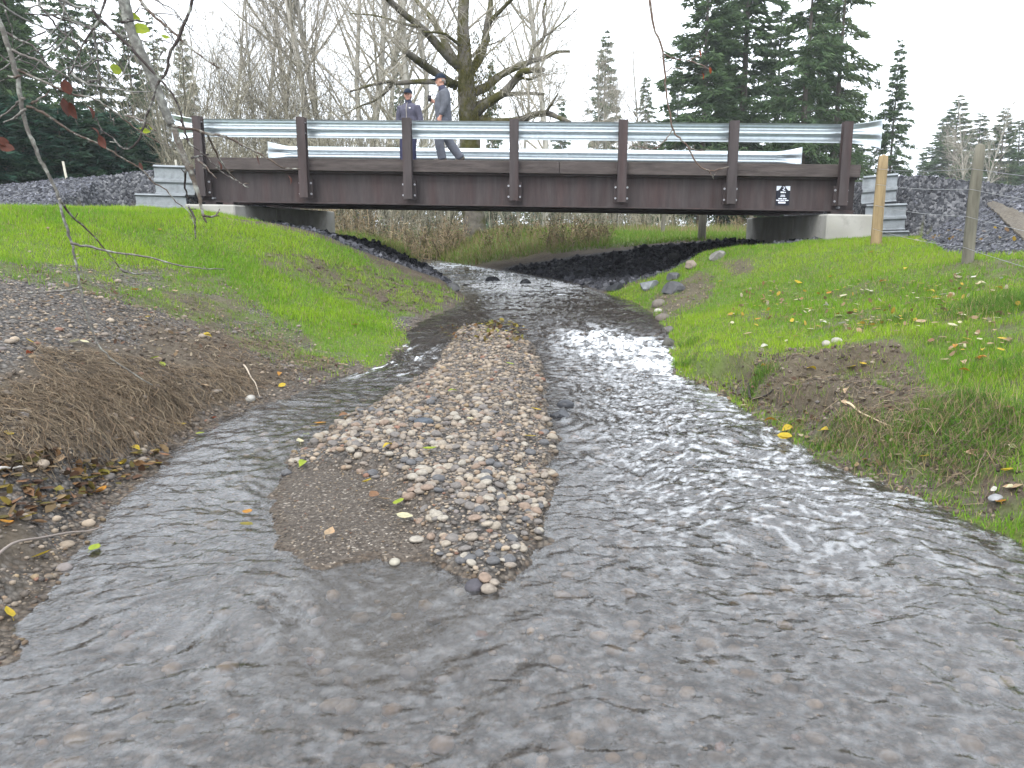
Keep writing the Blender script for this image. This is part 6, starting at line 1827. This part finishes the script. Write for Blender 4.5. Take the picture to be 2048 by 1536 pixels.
def sow(x0, x1, y0, y1, n, h0, h1, w0, seg):
    c = np.column_stack([rg.uniform(x0, x1, n), rg.uniform(y0, y1, n)])
    c = c[np.abs(c[:, 0]) < .72 * c[:, 1] + .6]      # only what lies near the view
    gd_ = grass_density(c[:, 0] + rg.normal(size=len(c)) * .10, c[:, 1] + rg.normal(size=len(c)) * .16)
    gd_ = np.clip(gd_ + (gd_ < .97) * (gd_ > .01) * 1.5 * (fbm(c[:, 0] * 8, c[:, 1] * 8, 431, 2) - .52), 0, 1)
    keep_ = rg.uniform(size=len(c)) < gd_
    c = c[keep_]
    if not len(c): return
    z, wet, ds, ib, db, sa, em, fa = terrain(c[:, 0], c[:, 1], True)
    ww_ = (c[:, 0] - BO[0]) * BN[0] + (c[:, 1] - BO[1]) * BN[1]
    ok = (~wet) & (~ib) & (~em) & (ww_ < -.25 - .2 * rg.uniform(size=len(c)))
    c, z = c[ok], z[ok]
    m = len(c)
    tone = fbm(c[:, 0] * .8, c[:, 1] * .8, 401, 3); tone2 = fbm(c[:, 0] * 4, c[:, 1] * 4, 405, 3)
    f = np.clip(sstep(.35, .65, tone) * .6 + rg.uniform(-.2, .35, m) + .3 * (tone2 - .5), 0, 1)[:, None]
    col = np.array([.115, .235, .018]) * (1 - f) + np.array([.235, .345, .024]) * f
    thin = np.clip(1 - gd_[keep_] * 1.6, 0, 1)[ok][:, None]
    col = col * (1 - thin) + np.array([.115, .125, .04]) * thin
    dry = rg.uniform(size=m) < np.where(c[:, 0] > 0, .17, .10)
    col[dry] = np.array([.26, .22, .11]) * rg.uniform(.7, 1.2, (dry.sum(), 1))
    hgt = rg.uniform(h0, h1, m) * (.35 + 1.25 * tone2)
    blades(mb, c, z, hgt, np.full(m, w0) * rg.uniform(.7, 1.3, m), col * rg.uniform(.75, 1.2, (m, 1)), rg, .8, seg)
sow(.9, 4.6, 3.4, 7.0, 95000, .03, .075, .0022, 2)
sow(.8, 7.5, 7.0, 14.3, 190000, .035, .085, .0042, 1)
sow(-6.8, -.6, 5.5, 9.5, 88000, .035, .075, .0036, 1)
sow(-10, -.8, 9.5, 14.9, 170000, .04, .10, .0052, 1)
tag(put("grass", mb, MAT["grass"]), "short bright green seeded grass on both creek banks", None, None, "stuff")
# taller tussocks on the right bank
mb = MB()
for (px, py, n, hh, spread, dryf) in ((1960, 625, 900, .22, .35, .15), (2030, 610, 700, .22, .3, .1), (1920, 830, 700, .17, .22, .3), (1990, 880, 800, .17, .22, .2), (1840, 860, 600, .15, .2, .35), (1700, 880, 420, .13, .14, .5),
                                (1520, 755, 420, .14, .12, .2), (1780, 900, 500, .13, .2, .35), (1900, 930, 600, .12, .25, .25), (1655, 900, 300, .10, .12, .3), (1380, 690, 260, .12, .15, .1), (1365, 735, 260, .12, .1, .05), (1800, 640, 350, .13, .25, .1), (2020, 740, 500, .15, .25, .15), (1580, 860, 240, .09, .14, .5)):
    p0 = hit([(px, py)])[0]
    c = p0[:2] + rg.normal(size=(n, 2)) * spread * .55
    z, wet, *_ = terrain(c[:, 0], c[:, 1], True); c, z = c[~wet], z[~wet]; m = len(c)
    f = rg.uniform(size=(m, 1)); col = np.array([.05, .12, .02]) * (1 - f) + np.array([.12, .2, .03]) * f
    dr = rg.uniform(size=m) < dryf; col[dr] = np.array([.24, .19, .10]) * rg.uniform(.6, 1.3, (dr.sum(), 1))
    blades(mb, c, z, rg.uniform(.5, 1, m) * hh, np.full(m, .0028), col, rg, 1.3, 2)
tag(put("tussock_grass", mb, MAT["grass"]), "taller ragged grass tussocks with dry stems on the right bank", None, None, "stuff")
# rough grass and weeds in the field and on the bank behind the bridge
mb = MB()
for (x0, x1, y0, y1, n, h0, h1, dryf) in ((-8, -1.6, 19.5, 27, 16000, .12, .3, .35), (1.0, 12, 19.5, 30, 36000, .08, .22, .12), (-3.5, 2.6, 21, 30, 22000, .12, .38, .55), (2, 16, 30, 42, 16000, .2, .5, .6)):
    c = np.column_stack([rg.uniform(x0, x1, n), rg.uniform(y0, y1, n)])
    z, wet, ds, ib, db, sa, em, fa = terrain(c[:, 0], c[:, 1], True)
    ww_ = (c[:, 0] - BO[0]) * BN[0] + (c[:, 1] - BO[1]) * BN[1]
    ok = (~wet) & (~em) & (ww_ > 5.8); c, z = c[ok], z[ok]; m = len(c)
    f = rg.uniform(size=(m, 1)); col = np.array([.07, .14, .02]) * (1 - f) + np.array([.14, .22, .03]) * f
    dr = rg.uniform(size=m) < dryf; col[dr] = np.array([.22, .17, .09]) * rg.uniform(.6, 1.3, (dr.sum(), 1))
    blades(mb, c, z, rg.uniform(h0, h1, m), np.full(m, .009), col, rg, 1.0, 1)
tag(put("field_grass", mb, MAT["grass"]), "rough green and tan grass in the field behind the bridge", None, None, "stuff")
# mats of dead straw on the left bank
mb = MB()
def straw(pxs, n, seed, L0, L1, thick):
    rs = RS(seed); p = pts_in(wpoly(pxs), n, rs); z, wet, *_ = terrain(p[:, 0], p[:, 1], True)
    p, z = p[~wet], z[~wet]; n = len(p)
    az = rs.normal(.1, 1.0, n) + rs.choice([0, math.pi], n); L = rs.uniform(L0, L1, n)
    d = np.column_stack([np.cos(az), np.sin(az) * .8, rs.normal(0, .16, n)])
    b = np.column_stack([p, z + rs.uniform(0, thick, n)])
    slope = np.zeros(n)
    e0 = b - d * L[:, None] / 2; e1 = b + d * L[:, None] / 2
    for e in (e0, e1): e[:, 2] = terrain(e[:, 0], e[:, 1]) + rs.uniform(0, thick * 1.4, n) + .004
    m_ = (e0 + e1) / 2; m_[:, 2] = np.maximum(m_[:, 2], z + .006) + rs.uniform(0, .05, n) ** 1.3; m_[:, :2] += rs.normal(0, .025, (n, 2))
    w = np.column_stack([-np.sin(az), np.cos(az), rs.normal(0, .3, n)]) * rs.uniform(.001, .0022, (n, 1))
    V = np.stack([e0 + w, e0 - w, m_ + w, m_ - w, e1 + w * .4, e1 - w * .4], 1)
    T = np.array([[0, 1, 3], [0, 3, 2], [2, 3, 5], [2, 5, 4]])
    col = np.array([[.20, .155, .105], [.28, .225, .155], [.13, .10, .07], [.24, .175, .115]])[rs.randint(0, 4, n)] * rs.uniform(.7, 1.2, (n, 1))
    mb.add(V.reshape(-1, 3), (T[None] + (np.arange(n) * 6)[:, None, None]).reshape(-1, 3), None, np.repeat(col, 6, 0))
straw([(-60, 790), (80, 770), (220, 760), (330, 780), (390, 830), (330, 890), (200, 930), (80, 940), (-60, 960)], 4600, 31, .06, .22, .022)
straw([(60, 700), (280, 720), (480, 740), (520, 790), (360, 830), (100, 790)], 3000, 32, .08, .22, .02)
straw([(360, 690), (560, 680), (680, 730), (540, 780), (420, 760)], 1500, 33, .06, .2, .015)
straw([(150, 560), (420, 600), (600, 690), (420, 690), (200, 640)], 1100, 34, .05, .16, .015)
straw([(1700, 820), (1850, 790), (2040, 830), (2040, 960), (1880, 960), (1640, 890)], 800, 35, .08, .25, .04)
straw([(1480, 760), (1600, 700), (1800, 720), (1880, 800), (1680, 840), (1540, 840)], 700, 36, .05, .18, .015)
straw([(560, 500), (740, 540), (900, 600), (800, 630), (640, 570)], 900, 37, .06, .2, .015)
straw([(950, 500), (1100, 480), (1200, 490), (1100, 530), (1000, 540)], 900, 38, .3, .8, .15)
tag(put("dead_grass", mb, MAT["straw"]), "matted dead straw lying on the banks", None, None, "stuff")
# crumbled soil along the cut banks
mb = MB()
def clods(pxs, n, smin, smax, seed):
    rs = RS(seed); p = pts_in(wpoly(pxs), n, rs); z, wet, ds, ib, *_ = terrain(p[:, 0], p[:, 1], True)
    k = (~wet) & (~ib); p, z = p[k], z[k]; n = len(p)
    s = smin + (smax - smin) * rs.uniform(size=n) ** 2.5
    S = np.stack([s, s * rs.uniform(.6, 1, n), s * rs.uniform(.5, .9, n)], 1)
    cc = np.array([.085, .067, .05]) * rs.uniform(.45, 1.5, (n, 1))
    scatter(mb, ICO1, np.column_stack([p, z + S[:, 2] * .2]), S, rand_rot(rs, n), cc, .28, rs)
clods([(1360, 752), (1500, 740), (1560, 705), (1690, 690), (1800, 695), (1880, 800), (1700, 840), (1640, 885), (1760, 935), (1720, 957), (1540, 858), (1400, 768)], 1200, .005, .028, 71)
clods([(1700, 800), (1900, 830), (2040, 900), (2040, 1080), (1960, 1050), (1720, 957)], 500, .005, .025, 72)
clods([(-40, 760), (350, 770), (430, 840), (300, 920), (-40, 960)], 900, .006, .03, 73)
clods([(200, 640), (500, 660), (700, 735), (520, 805), (300, 770)], 900, .005, .03, 74)
clods([(540, 500), (745, 530), (925, 592), (850, 636), (680, 595)], 500, .008, .04, 75)
tag(put("soil_crumbs", mb, MAT["crushed"], None, False), "dark crumbled soil on the cut creek banks", None, None, "stuff")
# roots and thin stalks sticking out of the right bank
mb = MB(); rs = RS(76)
pp = pts_in(wpoly([(1380, 752), (1560, 730), (1760, 800), (2040, 850), (2040, 1000), (1850, 985), (1640, 900), (1480, 805)]), 150, rs); zz, wt, *_ = terrain(pp[:, 0], pp[:, 1], True)
for (x, y), z, w_ in zip(pp, zz, wt):
    if w_: continue
    L = rs.uniform(.06, .24); az = rs.uniform(0, 6.28); up = rs.uniform(.1, 1.1)
    d = np.array([math.cos(az), math.sin(az), up]); d /= np.linalg.norm(d)
    P = np.array([[x, y, z - .01] + d * L * t + np.array([0, 0, -.35 * L * t * t]) + rs.normal(size=3) * .008 for t in (0, .35, .7, 1)])
    V, T, Q = tube(P, np.array([.0024, .002, .0016, .0008]), 4, False); mb.add(V, None, Q, np.array([[.15, .12, .08], [.07, .05, .04], [.25, .2, .13]])[rs.randint(3)])
tag(put("dry_stalks", mb, MAT["twig"]), "thin dry stalks and roots sticking out of the right bank", None, None, "stuff")
# ------------------------------------------------------------------ damp air between here and the far trees
mb = MB(); V, Q = box(-420, 420, -60, 720, -3.0, 44.0); mb.add(V, None, Q)
m, nd, lk = new_mat("damp_air")
out = N(nd, "OutputMaterial"); pv = N(nd, "VolumePrincipled")
pv.inputs["Color"].default_value = (.93, .95, 1.0, 1); pv.inputs["Density"].default_value = .0006; pv.inputs["Anisotropy"].default_value = .2
lk.new(pv.outputs[0], out.inputs["Volume"])
tag(put("haze", mb, m), "thin damp autumn haze over the whole place", None, None, "stuff")
